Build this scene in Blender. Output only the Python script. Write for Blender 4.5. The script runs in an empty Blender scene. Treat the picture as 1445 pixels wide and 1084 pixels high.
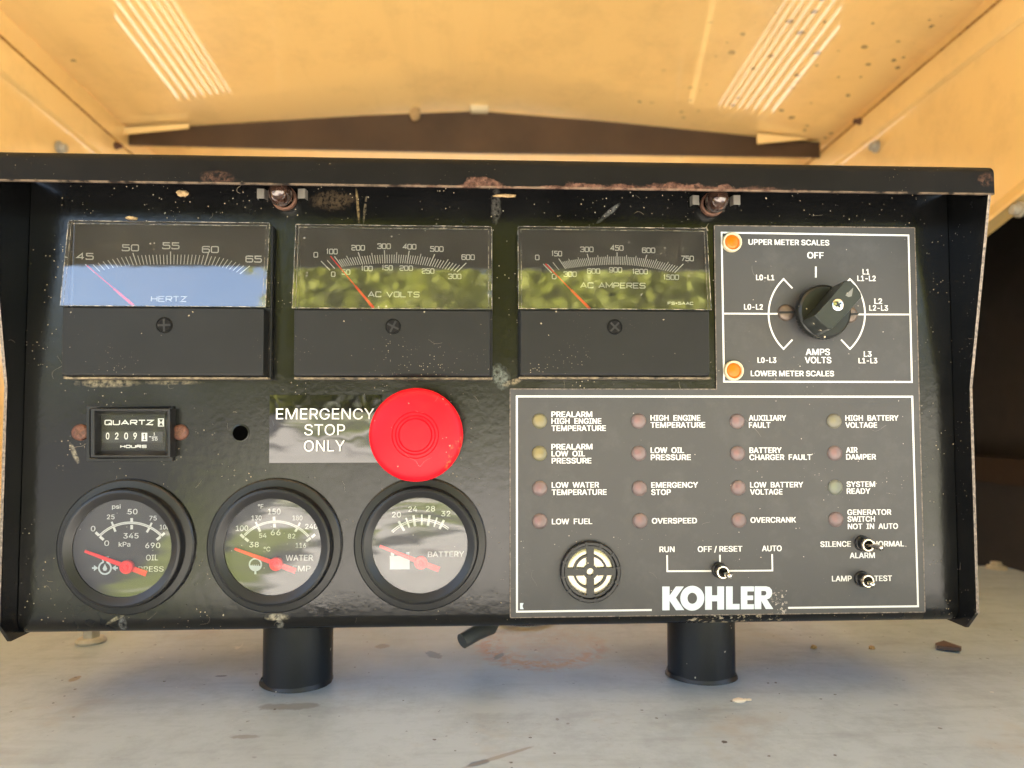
import bpy, math, random
import numpy as np
from mathutils import Matrix, Vector
random.seed(7)
sc = bpy.context.scene
COL = sc.collection
# ------------------------------------------------------------------ camera
H = 0.131            # camera height above the deck (metres)
DIST = 0.336         # camera distance from the panel face (the plane y = 0)
FPX, CU, CV = 1040.0, 722.5, 542.0
YAW, PIT, ROL = (math.radians(a) for a in (2.72, 2.71, -0.05))
fw = np.array([math.sin(YAW)*math.cos(PIT), math.cos(YAW)*math.cos(PIT), math.sin(PIT)])
r0 = np.array([math.cos(YAW), -math.sin(YAW), 0.0]); u0 = np.cross(r0, fw)
rt = math.cos(ROL)*r0 + math.sin(ROL)*u0
up = -math.sin(ROL)*r0 + math.cos(ROL)*u0
CAM = np.array([0.0, -DIST, H])
cd = bpy.data.cameras.new("camera"); cam = bpy.data.objects.new("camera", cd); COL.objects.link(cam)
m = Matrix.Identity(4)
for i in range(3):
    m[i][0], m[i][1], m[i][2], m[i][3] = rt[i], up[i], -fw[i], CAM[i]
cam.matrix_world = m
cd.sensor_fit = 'HORIZONTAL'; cd.sensor_width = 36; cd.lens = FPX/1445*36
cd.clip_start = 0.01; cd.clip_end = 500
cd.dof.use_dof = True; cd.dof.focus_distance = 0.330; cd.dof.aperture_fstop = 10.0
sc.camera = cam
# ------------------------------------------------------------------ daylight
SUN_EL, SUN_AZ = math.radians(52), math.radians(-52)     # azimuth from +Y towards +X
w = bpy.data.worlds.new("World"); sc.world = w; w.use_nodes = True
nt = w.node_tree; nt.nodes.clear()
sky = nt.nodes.new('ShaderNodeTexSky'); sky.sky_type = 'NISHITA'; sky.sun_disc = False
sky.dust_density = 3.5; sky.ozone_density = .6; sky.sun_elevation = SUN_EL; sky.sun_rotation = SUN_AZ
bg = nt.nodes.new('ShaderNodeBackground'); bg.inputs[1].default_value = 0.15
wo = nt.nodes.new('ShaderNodeOutputWorld')
nt.links.new(sky.outputs[0], bg.inputs[0]); nt.links.new(bg.outputs[0], wo.inputs[0])
sl = bpy.data.lights.new("sun", 'SUN'); sl.energy = 5.0; sl.angle = math.radians(0.5); sl.color = (1, .95, .87)
so = bpy.data.objects.new("sun", sl); COL.objects.link(so)
sdir = Vector((math.sin(SUN_AZ)*math.cos(SUN_EL), math.cos(SUN_AZ)*math.cos(SUN_EL), math.sin(SUN_EL)))
so.rotation_euler = sdir.to_track_quat('Z', 'Y').to_euler()
so.location = sdir*20
vs = sc.view_settings
vs.view_transform = 'Standard'; vs.look = 'None'; vs.exposure = 2.92; vs.gamma = 1; vs.use_curve_mapping = False
sc.cycles.use_denoising = True
sc.cycles.max_bounces = 14; sc.cycles.diffuse_bounces = 6; sc.cycles.glossy_bounces = 6
sc.cycles.transparent_max_bounces = 16

# ------------------------------------------------------------------ measuring helpers: a sight line met with a real plane
def ray(U, V): return fw + (U-CU)/FPX*rt + (CV-V)/FPX*up
def P(U, V, y=0.0):
    d = ray(U, V); return CAM + d*((y+DIST)/d[1])
def PX(U, V, x):
    d = ray(U, V); return CAM + d*(x/d[0])
def PD(U, V, z=0.0):
    d = ray(U, V); return CAM + d*((z-H)/d[2])

# ------------------------------------------------------------------ mesh builder
class MB:
    def __init__(s): s.v = []; s.f = []; s.m = []
    def face(s, pts, mi=0):
        b = len(s.v); s.v += [tuple(map(float, p)) for p in pts]; s.f.append(list(range(b, b+len(pts)))); s.m.append(mi)
    def grid(s, rows, close=False, mi=0, cap0=False, cap1=False):
        b = len(s.v); n = len(rows[0])
        for r in rows: s.v += [tuple(map(float, p)) for p in r]
        for i in range(len(rows)-1):
            for j in range(n if close else n-1):
                k = (j+1) % n
                s.f.append([b+i*n+j, b+i*n+k, b+(i+1)*n+k, b+(i+1)*n+j]); s.m.append(mi)
        if cap0: s.f.append([b+j for j in range(n)][::-1]); s.m.append(mi)
        if cap1: s.f.append([b+(len(rows)-1)*n+j for j in range(n)]); s.m.append(mi)
        return s
    def box(s, x0, x1, y0, y1, z0, z1, mi=0):
        b = len(s.v)
        s.v += [(x0,y0,z0),(x1,y0,z0),(x1,y1,z0),(x0,y1,z0),(x0,y0,z1),(x1,y0,z1),(x1,y1,z1),(x0,y1,z1)]
        for q in ([0,3,2,1],[4,5,6,7],[0,1,5,4],[1,2,6,5],[2,3,7,6],[3,0,4,7]):
            s.f.append([b+i for i in q]); s.m.append(mi)
        return s
    def lathe(s, prof, cx, cz, n=64, y0=0.0, mi=0):
        """prof: (radius, y) from one end to the other, turned round a line along Y"""
        rows = [[(cx+r*math.cos(2*math.pi*k/n), y0+y, cz+r*math.sin(2*math.pi*k/n)) for k in range(n)] for r, y in prof]
        return s.grid(rows, True, mi)
    def lathez(s, prof, cx, cy, n=48, mi=0):
        rows = [[(cx+r*math.cos(2*math.pi*k/n), cy+r*math.sin(2*math.pi*k/n), z) for k in range(n)] for r, z in prof]
        return s.grid(rows, True, mi)
    def prism(s, poly, y0, y1, mi=0):
        """poly: (x, z) outline extruded along Y"""
        a = [(x, y0, z) for x, z in poly]; c = [(x, y1, z) for x, z in poly]
        return s.grid([a, c], True, mi, True, True)
    def prismx(s, poly, x0, x1, mi=0):
        a = [(x0, y, z) for y, z in poly]; c = [(x1, y, z) for y, z in poly]
        return s.grid([a, c], True, mi, True, True)
    def tube(s, path, rad, n=16, mi=0, caps=True):
        rows = []
        path = [Vector(p) for p in path]
        for i, p in enumerate(path):
            t = (path[min(i+1, len(path)-1)] - path[max(i-1, 0)]).normalized()
            a = t.orthogonal().normalized()
            if i and rows:
                a = (pa - t*pa.dot(t)).normalized()
            pa = a; b = t.cross(a)
            r = rad[i] if isinstance(rad, (list, tuple)) else rad
            rows.append([p + a*r*math.cos(2*math.pi*k/n) + b*r*math.sin(2*math.pi*k/n) for k in range(n)])
        return s.grid(rows, True, mi, caps, caps)
    def ball(s, c, rx, ry, rz, n=20, mi=0, jit=0.0, M=None):
        rows = []
        for i in range(1, n//2):
            th = math.pi*i/(n//2); row = []
            for k in range(n):
                ph = 2*math.pi*k/n; j = 1+random.uniform(-jit, jit)
                p = Vector((rx*j*math.sin(th)*math.cos(ph), ry*j*math.sin(th)*math.sin(ph), rz*j*math.cos(th)))
                if M: p = M @ p
                row.append(p+Vector(c))
            rows.append(row)
        return s.grid(rows, True, mi, True, True)
    def build(s, name, mats, parent=None, smooth=None, bevel=0.0, seg=2):
        me = bpy.data.meshes.new(name); me.from_pydata(s.v, [], s.f)
        mats = mats if isinstance(mats, (list, tuple)) else [mats]
        for mm in mats: me.materials.append(mm)
        me.polygons.foreach_set('material_index', s.m); me.update()
        if smooth:
            import bmesh
            bm = bmesh.new(); bm.from_mesh(me); bmesh.ops.remove_doubles(bm, verts=bm.verts, dist=1e-6)
            bmesh.ops.recalc_face_normals(bm, faces=bm.faces); bm.to_mesh(me); bm.free()
            me.polygons.foreach_set('use_smooth', [True]*len(me.polygons))
            me.set_sharp_from_angle(angle=math.radians(smooth))
        o = bpy.data.objects.new(name, me); COL.objects.link(o)
        if bevel:
            b = o.modifiers.new("edge", 'BEVEL'); b.width = bevel; b.segments = seg; b.limit_method = 'ANGLE'; b.angle_limit = math.radians(40)
        par(o, parent)
        return o
WM = {}
def par(o, parent, W=None):
    WM[o] = W or Matrix.Identity(4)
    if parent is not None:
        o.parent = parent; o.matrix_parent_inverse = WM[parent].inverted()
def thing(name, loc, label, cat, group=None):
    o = bpy.data.objects.new(name, None); COL.objects.link(o); o.location = loc; o.empty_display_size = .01
    WM[o] = Matrix.Translation(Vector(loc)); tag(o, label, cat, group); return o
def tag(o, label=None, cat=None, group=None, kind=None):
    for k, v in (('label', label), ('category', cat), ('group', group), ('kind', kind)):
        if v: o[k] = v
    return o

# ------------------------------------------------------------------ materials
class NT:
    def __init__(s, name):
        s.mat = bpy.data.materials.new(name); s.mat.use_nodes = True; s.t = s.mat.node_tree; s.t.nodes.clear()
        s.out = s.n('ShaderNodeOutputMaterial'); s.pos = s.n('ShaderNodeNewGeometry').outputs['Position']
    def n(s, t, **kw):
        x = s.t.nodes.new(t)
        for k, v in kw.items(): setattr(x, k, v)
        return x
    def put(s, sock, v):
        if isinstance(v, bpy.types.NodeSocket): s.t.links.new(v, sock)
        elif v is not None:
            if isinstance(v, (tuple, list)) and len(v) == 3 and sock.type == 'RGBA': v = (*v, 1)
            sock.default_value = v
    def math(s, op, a, b=None, clamp=False):
        x = s.n('ShaderNodeMath', operation=op, use_clamp=clamp); s.put(x.inputs[0], a); s.put(x.inputs[1], b); return x.outputs[0]
    def noise(s, scale, detail=3, rough=.55, vec=None, dist=0.0):
        x = s.n('ShaderNodeTexNoise'); s.put(x.inputs['Vector'], vec or s.pos)
        x.inputs['Scale'].default_value = scale; x.inputs['Detail'].default_value = detail
        x.inputs['Roughness'].default_value = rough; x.inputs['Distortion'].default_value = dist
        return x.outputs[0]
    def ramp(s, v, lo, hi):
        x = s.n('ShaderNodeMapRange'); x.clamp = True; s.put(x.inputs[0], v)
        x.inputs[1].default_value = lo; x.inputs[2].default_value = hi; return x.outputs[0]
    def mix(s, f, a, b):
        x = s.n('ShaderNodeMix', data_type='RGBA'); s.put(x.inputs[0], f); s.put(x.inputs[6], a); s.put(x.inputs[7], b); return x.outputs[2]
    def fmix(s, f, a, b):
        x = s.n('ShaderNodeMix', data_type='FLOAT'); s.put(x.inputs[0], f); s.put(x.inputs[2], a); s.put(x.inputs[3], b); return x.outputs[0]
    def vmap(s, scale=(1,1,1), loc=(0,0,0), rot=(0,0,0)):
        x = s.n('ShaderNodeMapping'); s.put(x.inputs[0], s.pos); x.inputs[1].default_value = loc; x.inputs[2].default_value = rot; x.inputs[3].default_value = scale
        return x.outputs[0]
    def xyz(s):
        x = s.n('ShaderNodeSeparateXYZ'); s.put(x.inputs[0], s.pos); return x.outputs
    def specks(s, scale, prob, rmax=.35, vec=None):
        """sparse little grains: cells of a Voronoi pattern, a random share of them holding one grain of random size"""
        x = s.n('ShaderNodeTexVoronoi'); s.put(x.inputs['Vector'], vec or s.pos); x.inputs['Scale'].default_value = scale
        c = s.n('ShaderNodeSeparateColor'); s.t.links.new(x.outputs['Color'], c.inputs[0])
        keep = s.math('LESS_THAN', c.outputs[0], prob)
        rad = s.math('MULTIPLY', c.outputs[1], rmax)
        wob = s.math('ADD', x.outputs['Distance'], s.math('MULTIPLY', s.math('SUBTRACT', s.noise(scale*3, 2), .5), .35))
        return s.math('MULTIPLY', s.math('LESS_THAN', wob, rad), keep)
    def hairs(s, scale, width, gate=.6, vec=None):
        """thin curling scratches: the level line of a noise field, kept only here and there"""
        a = s.math('ABSOLUTE', s.math('SUBTRACT', s.noise(scale, 1, .4, vec), .5))
        l = s.math('LESS_THAN', a, width)
        return s.math('MULTIPLY', l, s.math('GREATER_THAN', s.noise(scale*.8, 1), gate))
    def blob(s, c, rx, ry, wob=.5, ns=90, ax=(0, 1), soft=.15, rot=0.0):
        """a stain of its own shape round the world point c, measured along two axes"""
        q = s.xyz(); dx = s.math('SUBTRACT', q[ax[0]], float(c[0])); dy = s.math('SUBTRACT', q[ax[1]], float(c[1]))
        if rot:
            cr, sr = math.cos(rot), math.sin(rot)
            dx, dy = s.math('ADD', s.math('MULTIPLY', dx, cr), s.math('MULTIPLY', dy, sr)), s.math('SUBTRACT', s.math('MULTIPLY', dy, cr), s.math('MULTIPLY', dx, sr))
        dx = s.math('DIVIDE', dx, rx); dy = s.math('DIVIDE', dy, ry)
        d = s.math('SQRT', s.math('ADD', s.math('MULTIPLY', dx, dx), s.math('MULTIPLY', dy, dy)))
        d = s.math('ADD', d, s.math('MULTIPLY', s.math('SUBTRACT', s.noise(ns, 4, .65), .5), wob*2))
        return s.ramp(d, 1+soft, 1-soft)
    def bump(s, h, strength, dist=.001, nrm=None):
        x = s.n('ShaderNodeBump'); x.inputs['Strength'].default_value = strength; x.inputs['Distance'].default_value = dist
        s.put(x.inputs['Height'], h)
        if nrm is not None: s.put(x.inputs['Normal'], nrm)
        return x.outputs[0]
    def bsdf(s, base, rough, metal=0.0, normal=None, coat=0.0, spec=.5, croughness=.08, alpha=None, trans=None):
        b = s.n('ShaderNodeBsdfPrincipled')
        s.put(b.inputs['Base Color'], base); s.put(b.inputs['Roughness'], rough); s.put(b.inputs['Metallic'], metal)
        s.put(b.inputs['Specular IOR Level'], spec); s.put(b.inputs['Coat Weight'], coat); s.put(b.inputs['Coat Roughness'], croughness)
        if normal is not None: s.put(b.inputs['Normal'], normal)
        if alpha is not None: s.put(b.inputs['Alpha'], alpha)
        if trans is not None: s.put(b.inputs['Transmission Weight'], trans)
        return b.outputs[0]
    def done(s, sh): s.t.links.new(sh, s.out.inputs[0]); return s.mat

def plain(name, base, rough=.5, metal=0.0, var=.12, vs_=60, bump=0.0, bs=400, coat=0.0, spec=.35, specks=None):
    n = NT(name)
    v = n.noise(vs_, 4)
    c = n.mix(v, tuple(x*(1-var) for x in base), tuple(min(1, x*(1+var)) for x in base))
    if specks: c = n.mix(n.specks(specks[0], specks[1], specks[2]), c, specks[3])
    r = n.fmix(n.noise(vs_*2.3, 3), max(.02, rough*.8), min(1, rough*1.2))
    nm = n.bump(n.noise(bs, 3), bump) if bump else None
    return n.done(n.bsdf(c, r, metal, nm, coat, spec))

DUST = (.50, .42, .29)
def m_black_paint():
    n = NT("black_powder_coat")
    c = n.mix(n.noise(40, 4), (.0025, .0027, .003), (.006, .006, .006))
    film = n.math('MULTIPLY', n.ramp(n.noise(14, 5, .65), .5, .85), .012)
    c = n.mix(film, c, (.30, .27, .22))
    clump = n.ramp(n.noise(28, 3), .50, .66)
    s1 = n.math('MULTIPLY', n.specks(800, .13, .28), clump)
    s2 = n.specks(420, .018, .18)
    s3 = n.math('MULTIPLY', n.specks(1100, .16, .3), n.ramp(n.noise(45, 2), .5, .62))
    hair = n.hairs(75, .0011, .66)
    qz = n.xyz()[2]; ledge = n.math('ADD', n.ramp(qz, H+.078, H+.098), n.math('MULTIPLY', n.ramp(qz, H-.070, H-.090), .6))
    keep = n.math('ADD', n.math('MULTIPLY', ledge, .5), n.math('MULTIPLY', n.ramp(n.noise(17, 3), .52, .66), .7), True)
    s1 = n.math('MULTIPLY', s1, n.math('GREATER_THAN', keep, n.noise(300, 0))); s2 = n.math('MULTIPLY', s2, n.math('GREATER_THAN', n.math('ADD', keep, .15), n.noise(120, 0)))
    dust = n.math('MAXIMUM', n.math('MAXIMUM', s1, s2), n.math('MAXIMUM', s3, n.math('MULTIPLY', hair, .6)))
    # chipped white along the bottom bend, under the maker's name
    b = P(1040, 877, 0); chips = n.math('MULTIPLY', n.blob((b[0], b[2]), .022, .0035, .55, 260, (0, 2)), n.ramp(n.noise(420, 4, .7), .55, .60))
    dust = n.math('MAXIMUM', dust, chips)
    c = n.mix(n.math('MULTIPLY', dust, .75), c, n.mix(n.noise(90, 2), (.55, .50, .42), (.42, .30, .14)))
    def smear(U, V, rx, ry, col, a, wob=.6, ns=220, rot=0.0):
        p_ = P(U, V, 0); return n.mix(n.math('MULTIPLY', n.math('MULTIPLY', n.blob((p_[0], p_[2]), rx, ry, wob, ns, (0, 2), .3, rot), n.ramp(n.noise(480, 4, .7), .38, .6)), a), c, col)
    for U, V, rx, ry, col, a, rot in ((391, 871, .0045, .0014, (.42, .36, .25), .8, 0), (394, 884, .0014, .0040, (.30, .28, .24), .6, 0), (166, 872, .0050, .0008, (.40, .34, .22), .7, .5), (172, 884, .0016, .0040, (.20, .20, .20), .5, 0),
        (706, 531, .0036, .0050, (.22, .25, .24), .55, .5), (722, 540, .0040, .0012, (.30, .24, .16), .6, .3), (150, 541, .0120, .0016, (.30, .25, .16), .6, 0), (245, 540, .0110, .0009, (.30, .25, .16), .5, 0), (470, 283, .0090, .0040, (.20, .14, .08), .25, 0),
        (505, 292, .0006, .0075, (.35, .25, .12), .6, .1), (515, 295, .0005, .0060, (.35, .28, .18), .5, -.1), (700, 290, .0020, .0080, (.16, .15, .13), .4, 0), (860, 300, .0060, .0010, (.25, .25, .24), .5, .7), (1005, 297, .0050, .0014, (.30, .26, .20), .6, 0), (105, 640, .0010, .0040, (.32, .28, .2), .6, .4),):
        c = smear(U, V, rx, ry, col, a, .6, 220, rot)
    r = n.fmix(dust, n.fmix(n.ramp(n.noise(16, 5, .65), .35, .7), .12, .30), .9)
    peel = n.bump(n.noise(260, 2), .14, .0006)
    nm = n.bump(dust, .3, .0003, peel)
    return n.done(n.bsdf(c, r, 0, nm, 0, .42))
def m_visor_paint():
    n = NT("rusty_black_visor_paint")
    q = n.xyz()
    c = n.mix(n.noise(50, 4), (.003, .003, .003), (.008, .0078, .0075))
    zb = H+.0979
    h = n.math('SUBTRACT', q[2], zb)                                   # height above the lip's lower edge
    along = n.math('MULTIPLY', n.ramp(q[0], -.045, -.01), n.ramp(q[0], .165, .10))
    reach = n.math('MULTIPLY', n.math('ADD', n.math('MULTIPLY', along, .0050), .0003), n.ramp(n.noise(55, 3), .32, .72))
    edge = n.math('SUBTRACT', reach, h)
    edge = n.math('ADD', edge, n.math('MULTIPLY', n.math('SUBTRACT', n.noise(520, 4, .7), .5), .0035))
    rust = n.ramp(edge, -.0002, .0006)
    rust = n.math('MULTIPLY', rust, n.math('MAXIMUM', along, .25))
    extra = n.math('MAXIMUM', n.blob((-.108, H+.1005), .007, .003, .6, 300, (0, 2)), n.blob((.2225, H+.1045), .0035, .003, .7, 400, (0, 2)))
    rust = n.math('MAXIMUM', n.math('MULTIPLY', rust, n.ramp(n.noise(800, 4, .75), .30, .50)), n.math('MULTIPLY', extra, n.math('MULTIPLY', n.ramp(n.noise(600, 4, .7), .42, .58), .5)))
    rc = n.mix(n.ramp(n.noise(420, 4, .7), .35, .65), (.030, .014, .010), (.125, .068, .048))
    c = n.mix(rust, c, rc)
    d = n.math('MULTIPLY', n.specks(1100, .22, .28), n.ramp(n.noise(30, 3), .5, .66))
    worn = n.math('MULTIPLY', n.math('LESS_THAN', h, .0007), n.ramp(n.noise(200, 3), .35, .55))
    c = n.mix(n.math('MULTIPLY', d, .6), c, DUST)
    c = n.mix(n.math('MULTIPLY', worn, .45), c, (.22, .16, .11))
    r = n.fmix(n.math('MAXIMUM', rust, d), n.fmix(n.noise(30, 3), .4, .55), .9)
    return n.done(n.bsdf(c, r, 0, n.bump(n.math('ADD', n.math('MULTIPLY', rust, n.noise(700, 3)), n.math('MULTIPLY', n.noise(260, 2), .3)), .45, .0006), 0, .08))
def m_plate():
    n = NT("grey_printed_plate")
    c = n.mix(n.noise(18, 5), (.041, .040, .041), (.054, .053, .053))
    c = n.mix(n.math('MULTIPLY', n.ramp(n.noise(60, 5, .7), .5, .8), .22), c, (.13, .125, .12))
    d = n.math('MAXIMUM', n.specks(600, .018, .26), n.math('MULTIPLY', n.specks(1000, .2, .3), n.ramp(n.noise(35, 3), .52, .68)))
    hair = n.math('MULTIPLY', n.hairs(55, .0008, .66), .4)
    b = P(1097, 852, 0); fl = n.math('MULTIPLY', n.blob((b[0], b[2]), .004, .006, .6, 300, (0, 2)), n.ramp(n.noise(700, 3, .7), .56, .60))
    d = n.math('MAXIMUM', n.math('MAXIMUM', d, hair), fl)
    c = n.mix(n.math('MULTIPLY', d, .7), c, (.50, .45, .38))
    return n.done(n.bsdf(c, n.fmix(n.noise(25, 4), .36, .50), 0, n.bump(n.noise(900, 2), .06, .0003), 0, .35))
def m_meter_black():
    n = NT("meter_black_plastic")
    c = n.mix(n.noise(50, 4), (.007, .007, .007), (.013, .013, .013))
    d = n.math('MAXIMUM', n.specks(600, .05, .24), n.math('MULTIPLY', n.specks(1100, .3, .32), n.ramp(n.noise(38, 3), .55, .68)))
    d = n.math('MAXIMUM', d, n.math('MULTIPLY', n.hairs(60, .0009, .66), .6))
    c = n.mix(n.math('MULTIPLY', d, .55), c, DUST)
    return n.done(n.bsdf(c, n.fmix(n.noise(30, 4), .36, .5), 0, n.bump(n.noise(500, 2), .08, .0003), 0, .22))
def m_clear(name, dirt=1.0, refl=1.0, wave=0.0):
    n = NT(name)
    f = n.n('ShaderNodeFresnel'); f.inputs[0].default_value = 1.55
    nm = n.bump(n.noise(55, 2), wave, .0008) if wave else None
    if nm: n.put(f.inputs['Normal'], nm)
    g = n.n('ShaderNodeBsdfGlossy'); g.inputs['Roughness'].default_value = .02
    if nm: n.put(g.inputs['Normal'], nm)
    t = n.n('ShaderNodeBsdfTransparent'); t.inputs[0].default_value = (.97, .98, .98, 1)
    m1 = n.n('ShaderNodeMixShader'); n.put(m1.inputs[0], n.math('MULTIPLY', f.outputs[0], refl, True)); n.put(m1.inputs[1], t.outputs[0]); n.put(m1.inputs[2], g.outputs[0])
    d = n.n('ShaderNodeBsdfDiffuse'); d.inputs[0].default_value = (.46, .43, .37, 1)
    sp = n.math('MAXIMUM', n.math('MULTIPLY', n.specks(600, .18, .3), n.ramp(n.noise(35, 3), .50, .64)), n.math('MULTIPLY', n.hairs(85, .0015, .64), .6))
    film = n.math('ADD', n.math('MULTIPLY', n.ramp(n.noise(45, 5, .7), .42, .75), .035), .012)
    m2 = n.n('ShaderNodeMixShader'); n.put(m2.inputs[0], n.math('MULTIPLY', n.math('MAXIMUM', n.math('MULTIPLY', sp, .5), film), dirt))
    n.put(m2.inputs[1], m1.outputs[0]); n.put(m2.inputs[2], d.outputs[0])
    return n.done(m2.outputs[0])
def m_edge():
    n = NT("clear_plastic_edge")
    t = n.n('ShaderNodeBsdfTransparent'); t.inputs[0].default_value = (.8, .82, .82, 1)
    p = n.bsdf(n.mix(n.ramp(n.noise(300, 4, .7), .45, .6), (.16, .16, .15), (.50, .43, .33)), .4)
    m2 = n.n('ShaderNodeMixShader'); n.put(m2.inputs[0], n.fmix(n.ramp(n.noise(220, 3), .4, .6), .25, .75)); n.put(m2.inputs[1], t.outputs[0]); n.put(m2.inputs[2], p)
    return n.done(m2.outputs[0])
def m_yellow(name="yellow_enclosure_paint", spots=False, gloss=.12):
    n = NT(name)
    q = n.xyz()
    c = n.mix(n.noise(5, 4), (.80, .56, .225), (.86, .62, .26))
    c = n.mix(n.math('MULTIPLY', n.ramp(n.noise(16, 6, .72), .48, .72), .40), c, (.56, .39, .17))
    dr = n.noise(1.0, 4, .65, n.vmap((26, 3.2, 9)))
    c = n.mix(n.math('MULTIPLY', n.ramp(dr, .55, .75), .16), c, (.46, .33, .15))
    if spots:
        gate = n.math('MULTIPLY', n.ramp(q[0], .18, .34), n.ramp(n.noise(9, 2), .25, .42))
        sp = n.math('MULTIPLY', n.specks(62, .8, .26), gate)
        sp = n.math('MAXIMUM', sp, n.math('MULTIPLY', n.specks(30, .10, .10), .8))
        c = n.mix(n.math('MULTIPLY', sp, .8), c, (.05, .04, .03))
    nm = n.bump(n.noise(150, 3), .05, .0008)
    return n.done(n.bsdf(c, n.fmix(n.noise(18, 4), .30, .42), 0, nm, 1.0, .5, gloss))
def m_deck():
    n = NT("worn_grey_deck_paint")
    c = n.mix(n.noise(9, 5), (.262, .322, .392), (.338, .410, .495))
    c = n.mix(n.math('MULTIPLY', n.ramp(n.noise(35, 6, .75), .46, .70), .55), c, (.175, .215, .265))
    st = n.noise(14, 4, .6, n.vmap((1, 6, 1)))
    c = n.mix(n.math('MULTIPLY', n.ramp(st, .52, .72), .35), c, (.165, .195, .235))
    def at(U, V): return PD(U, V)
    def spot(c, U, V, rx, ry, col, a, wob=.5, ns=90, rot=0.0):
        p = at(U, V); k = n.blob(p, rx, ry, wob, ns, (0, 1), .15, rot); return n.mix(n.math('MULTIPLY', k, a), c, col)
    # rubbed-through rust ring, blue and dark chips, scuffs
    p = at(762, 912)
    outer = n.blob(p, .036, .040, .22, 120); inner = n.blob((p[0]+.004, p[1]+.012), .030, .036, .3, 120)
    ring = n.math('MULTIPLY', outer, n.math('SUBTRACT', 1, n.math('MULTIPLY', inner, .75)))
    c = n.mix(n.math('MULTIPLY', ring, n.ramp(n.noise(160, 4, .7), .35, .55)), c, (.30, .15, .075))
    c = spot(c, 612, 924, .0035, .0075, (.03, .05, .09), .9, .7, 260, .5)
    c = spot(c, 704, 926, .0022, .0055, (.03, .05, .09), .85, .8, 300, -.4)
    c = spot(c, 675, 1077, .0048, .0018, (.09, .13, .19), .95, .5, 200, .5)
    c = spot(c, 408, 997, .013, .004, (.15, .155, .16), .65, .8, 120)
    c = spot(c, 345, 1040, .006, .0018, (.14, .14, .14), .6, .8, 200)
    c = spot(c, 540, 912, .004, .004, (.14, .11, .05), .8, .7, 300)
    c = spot(c, 705, 1068, .016, .0012, (.16, .14, .12), .6, .6, 150, .55)
    c = spot(c, 312, 954, .003, .0012, (.03, .04, .08), .9, .6, 300)
    c = spot(c, 105, 958, .0022, .004, (.20, .14, .08), .8, .7, 300)
    fine = n.math('MULTIPLY', n.ramp(n.noise(260, 4, .75, n.vmap((.55, 1, 1))), .58, .70), n.ramp(n.noise(24, 4), .45, .62))
    c = n.mix(n.math('MULTIPLY', fine, .45), c, (.17, .165, .155))
    brown = n.math('MULTIPLY', n.ramp(n.noise(13, 5, .7), .58, .72), .35)
    c = n.mix(brown, c, (.27, .22, .15))
    dk = n.math('MAXIMUM', n.math('MULTIPLY', n.specks(230, .22, .20), n.ramp(n.noise(11, 3), .40, .55)), n.specks(90, .06, .13))
    c = n.mix(n.math('MULTIPLY', dk, .9), c, n.mix(n.noise(120, 1), (.02, .02, .025), (.07, .045, .03)))
    lt = n.math('MAXIMUM', n.specks(150, .03, .2), n.hairs(40, .0008, .68))
    c = n.mix(n.math('MULTIPLY', lt, .35), c, (.62, .62, .60))
    r = n.fmix(n.noise(20, 4), .42, .62)
    nm = n.bump(n.noise(90, 4), .10, .001)
    return n.done(n.bsdf(c, r, 0, nm))
def m_rust(name, a=(.045, .018, .010), b=(.14, .06, .03), sc_=500, rough=.75, metal=0.0):
    n = NT(name); k = n.noise(sc_, 4, .7)
    return n.done(n.bsdf(n.mix(n.ramp(k, .35, .65), a, b), rough, metal, n.bump(k, .5, .0006)))
def m_red():
    n = NT("red_button_plastic")
    c = n.mix(n.noise(60, 4), (.62, .005, .013), (.70, .008, .018))
    p = P(641, 640, -.024); sc1 = n.math('MULTIPLY', n.blob((p[0], p[2]), .0022, .0075, .5, 300, (0, 2), .2, -.45), n.ramp(n.noise(500, 4, .7), .52, .60))
    c = n.mix(n.math('MULTIPLY', sc1, .8), c, (.14, .10, .04))
    c = n.mix(n.math('MULTIPLY', n.specks(700, .05, .25), .6), c, (.6, .35, .25))
    c = n.mix(n.math('MULTIPLY', n.ramp(n.noise(70, 5, .7), .5, .75), .10), c, (.40, .08, .06))
    c = n.mix(n.math('MULTIPLY', n.hairs(90, .0012, .6), .5), c, (.9, .3, .3))
    return n.done(n.bsdf(c, n.fmix(n.noise(80, 3), .32, .45), 0, n.bump(n.noise(700, 2), .05, .0003), 0, .15))
def m_sticker():
    n = NT("glossy_black_sticker")
    nm = n.bump(n.noise(38, 2, .5), .16, .0012)
    c = n.mix(n.math('MULTIPLY', n.hairs(120, .0015, .62), .3), (.008, .008, .008), (.2, .2, .2))
    return n.done(n.bsdf(c, .02, 0, nm, 0, .8))
M = {}
M['black'] = m_black_paint(); M['visor'] = m_visor_paint(); M['plate'] = m_plate(); M['mblack'] = m_meter_black()
M['clear'] = m_clear("clear_meter_cover", 1.0, 4.2, .04); M['glass'] = m_clear("gauge_glass", .6, 1.7, 0); M['pane'] = m_clear("counter_pane", .8, .5); M['edge'] = m_edge()
M['yellow'] = m_yellow(); M['roof'] = m_yellow("yellow_roof_paint", True, .015); M['deck'] = m_deck()
M['red'] = m_red(); M['sticker'] = m_sticker()
M['bezel'] = plain("black_bezel_plastic", (.010, .010, .011), .33, bump=.05)
M['dial'] = plain("dial_black", (.014, .014, .014), .55, specks=(700, .04, .25, (.3, .28, .24)))
M['mface'] = plain("meter_face_grey", (.020, .021, .021), .6)
M['white'] = plain("white_print", (.64, .64, .62), .55, var=.10, vs_=150, spec=.2)
M['cool'] = plain("pale_blue_print", (.52, .585, .63), .5, var=.06, spec=.2)
M['needle'] = plain("red_needle", (.92, .025, .028), .45, var=.06, spec=.15)
M['rust'] = m_rust("rust"); M['rustscrew'] = m_rust("rusty_screw", (.045, .016, .010), (.15, .058, .034), 900, .6)
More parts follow.
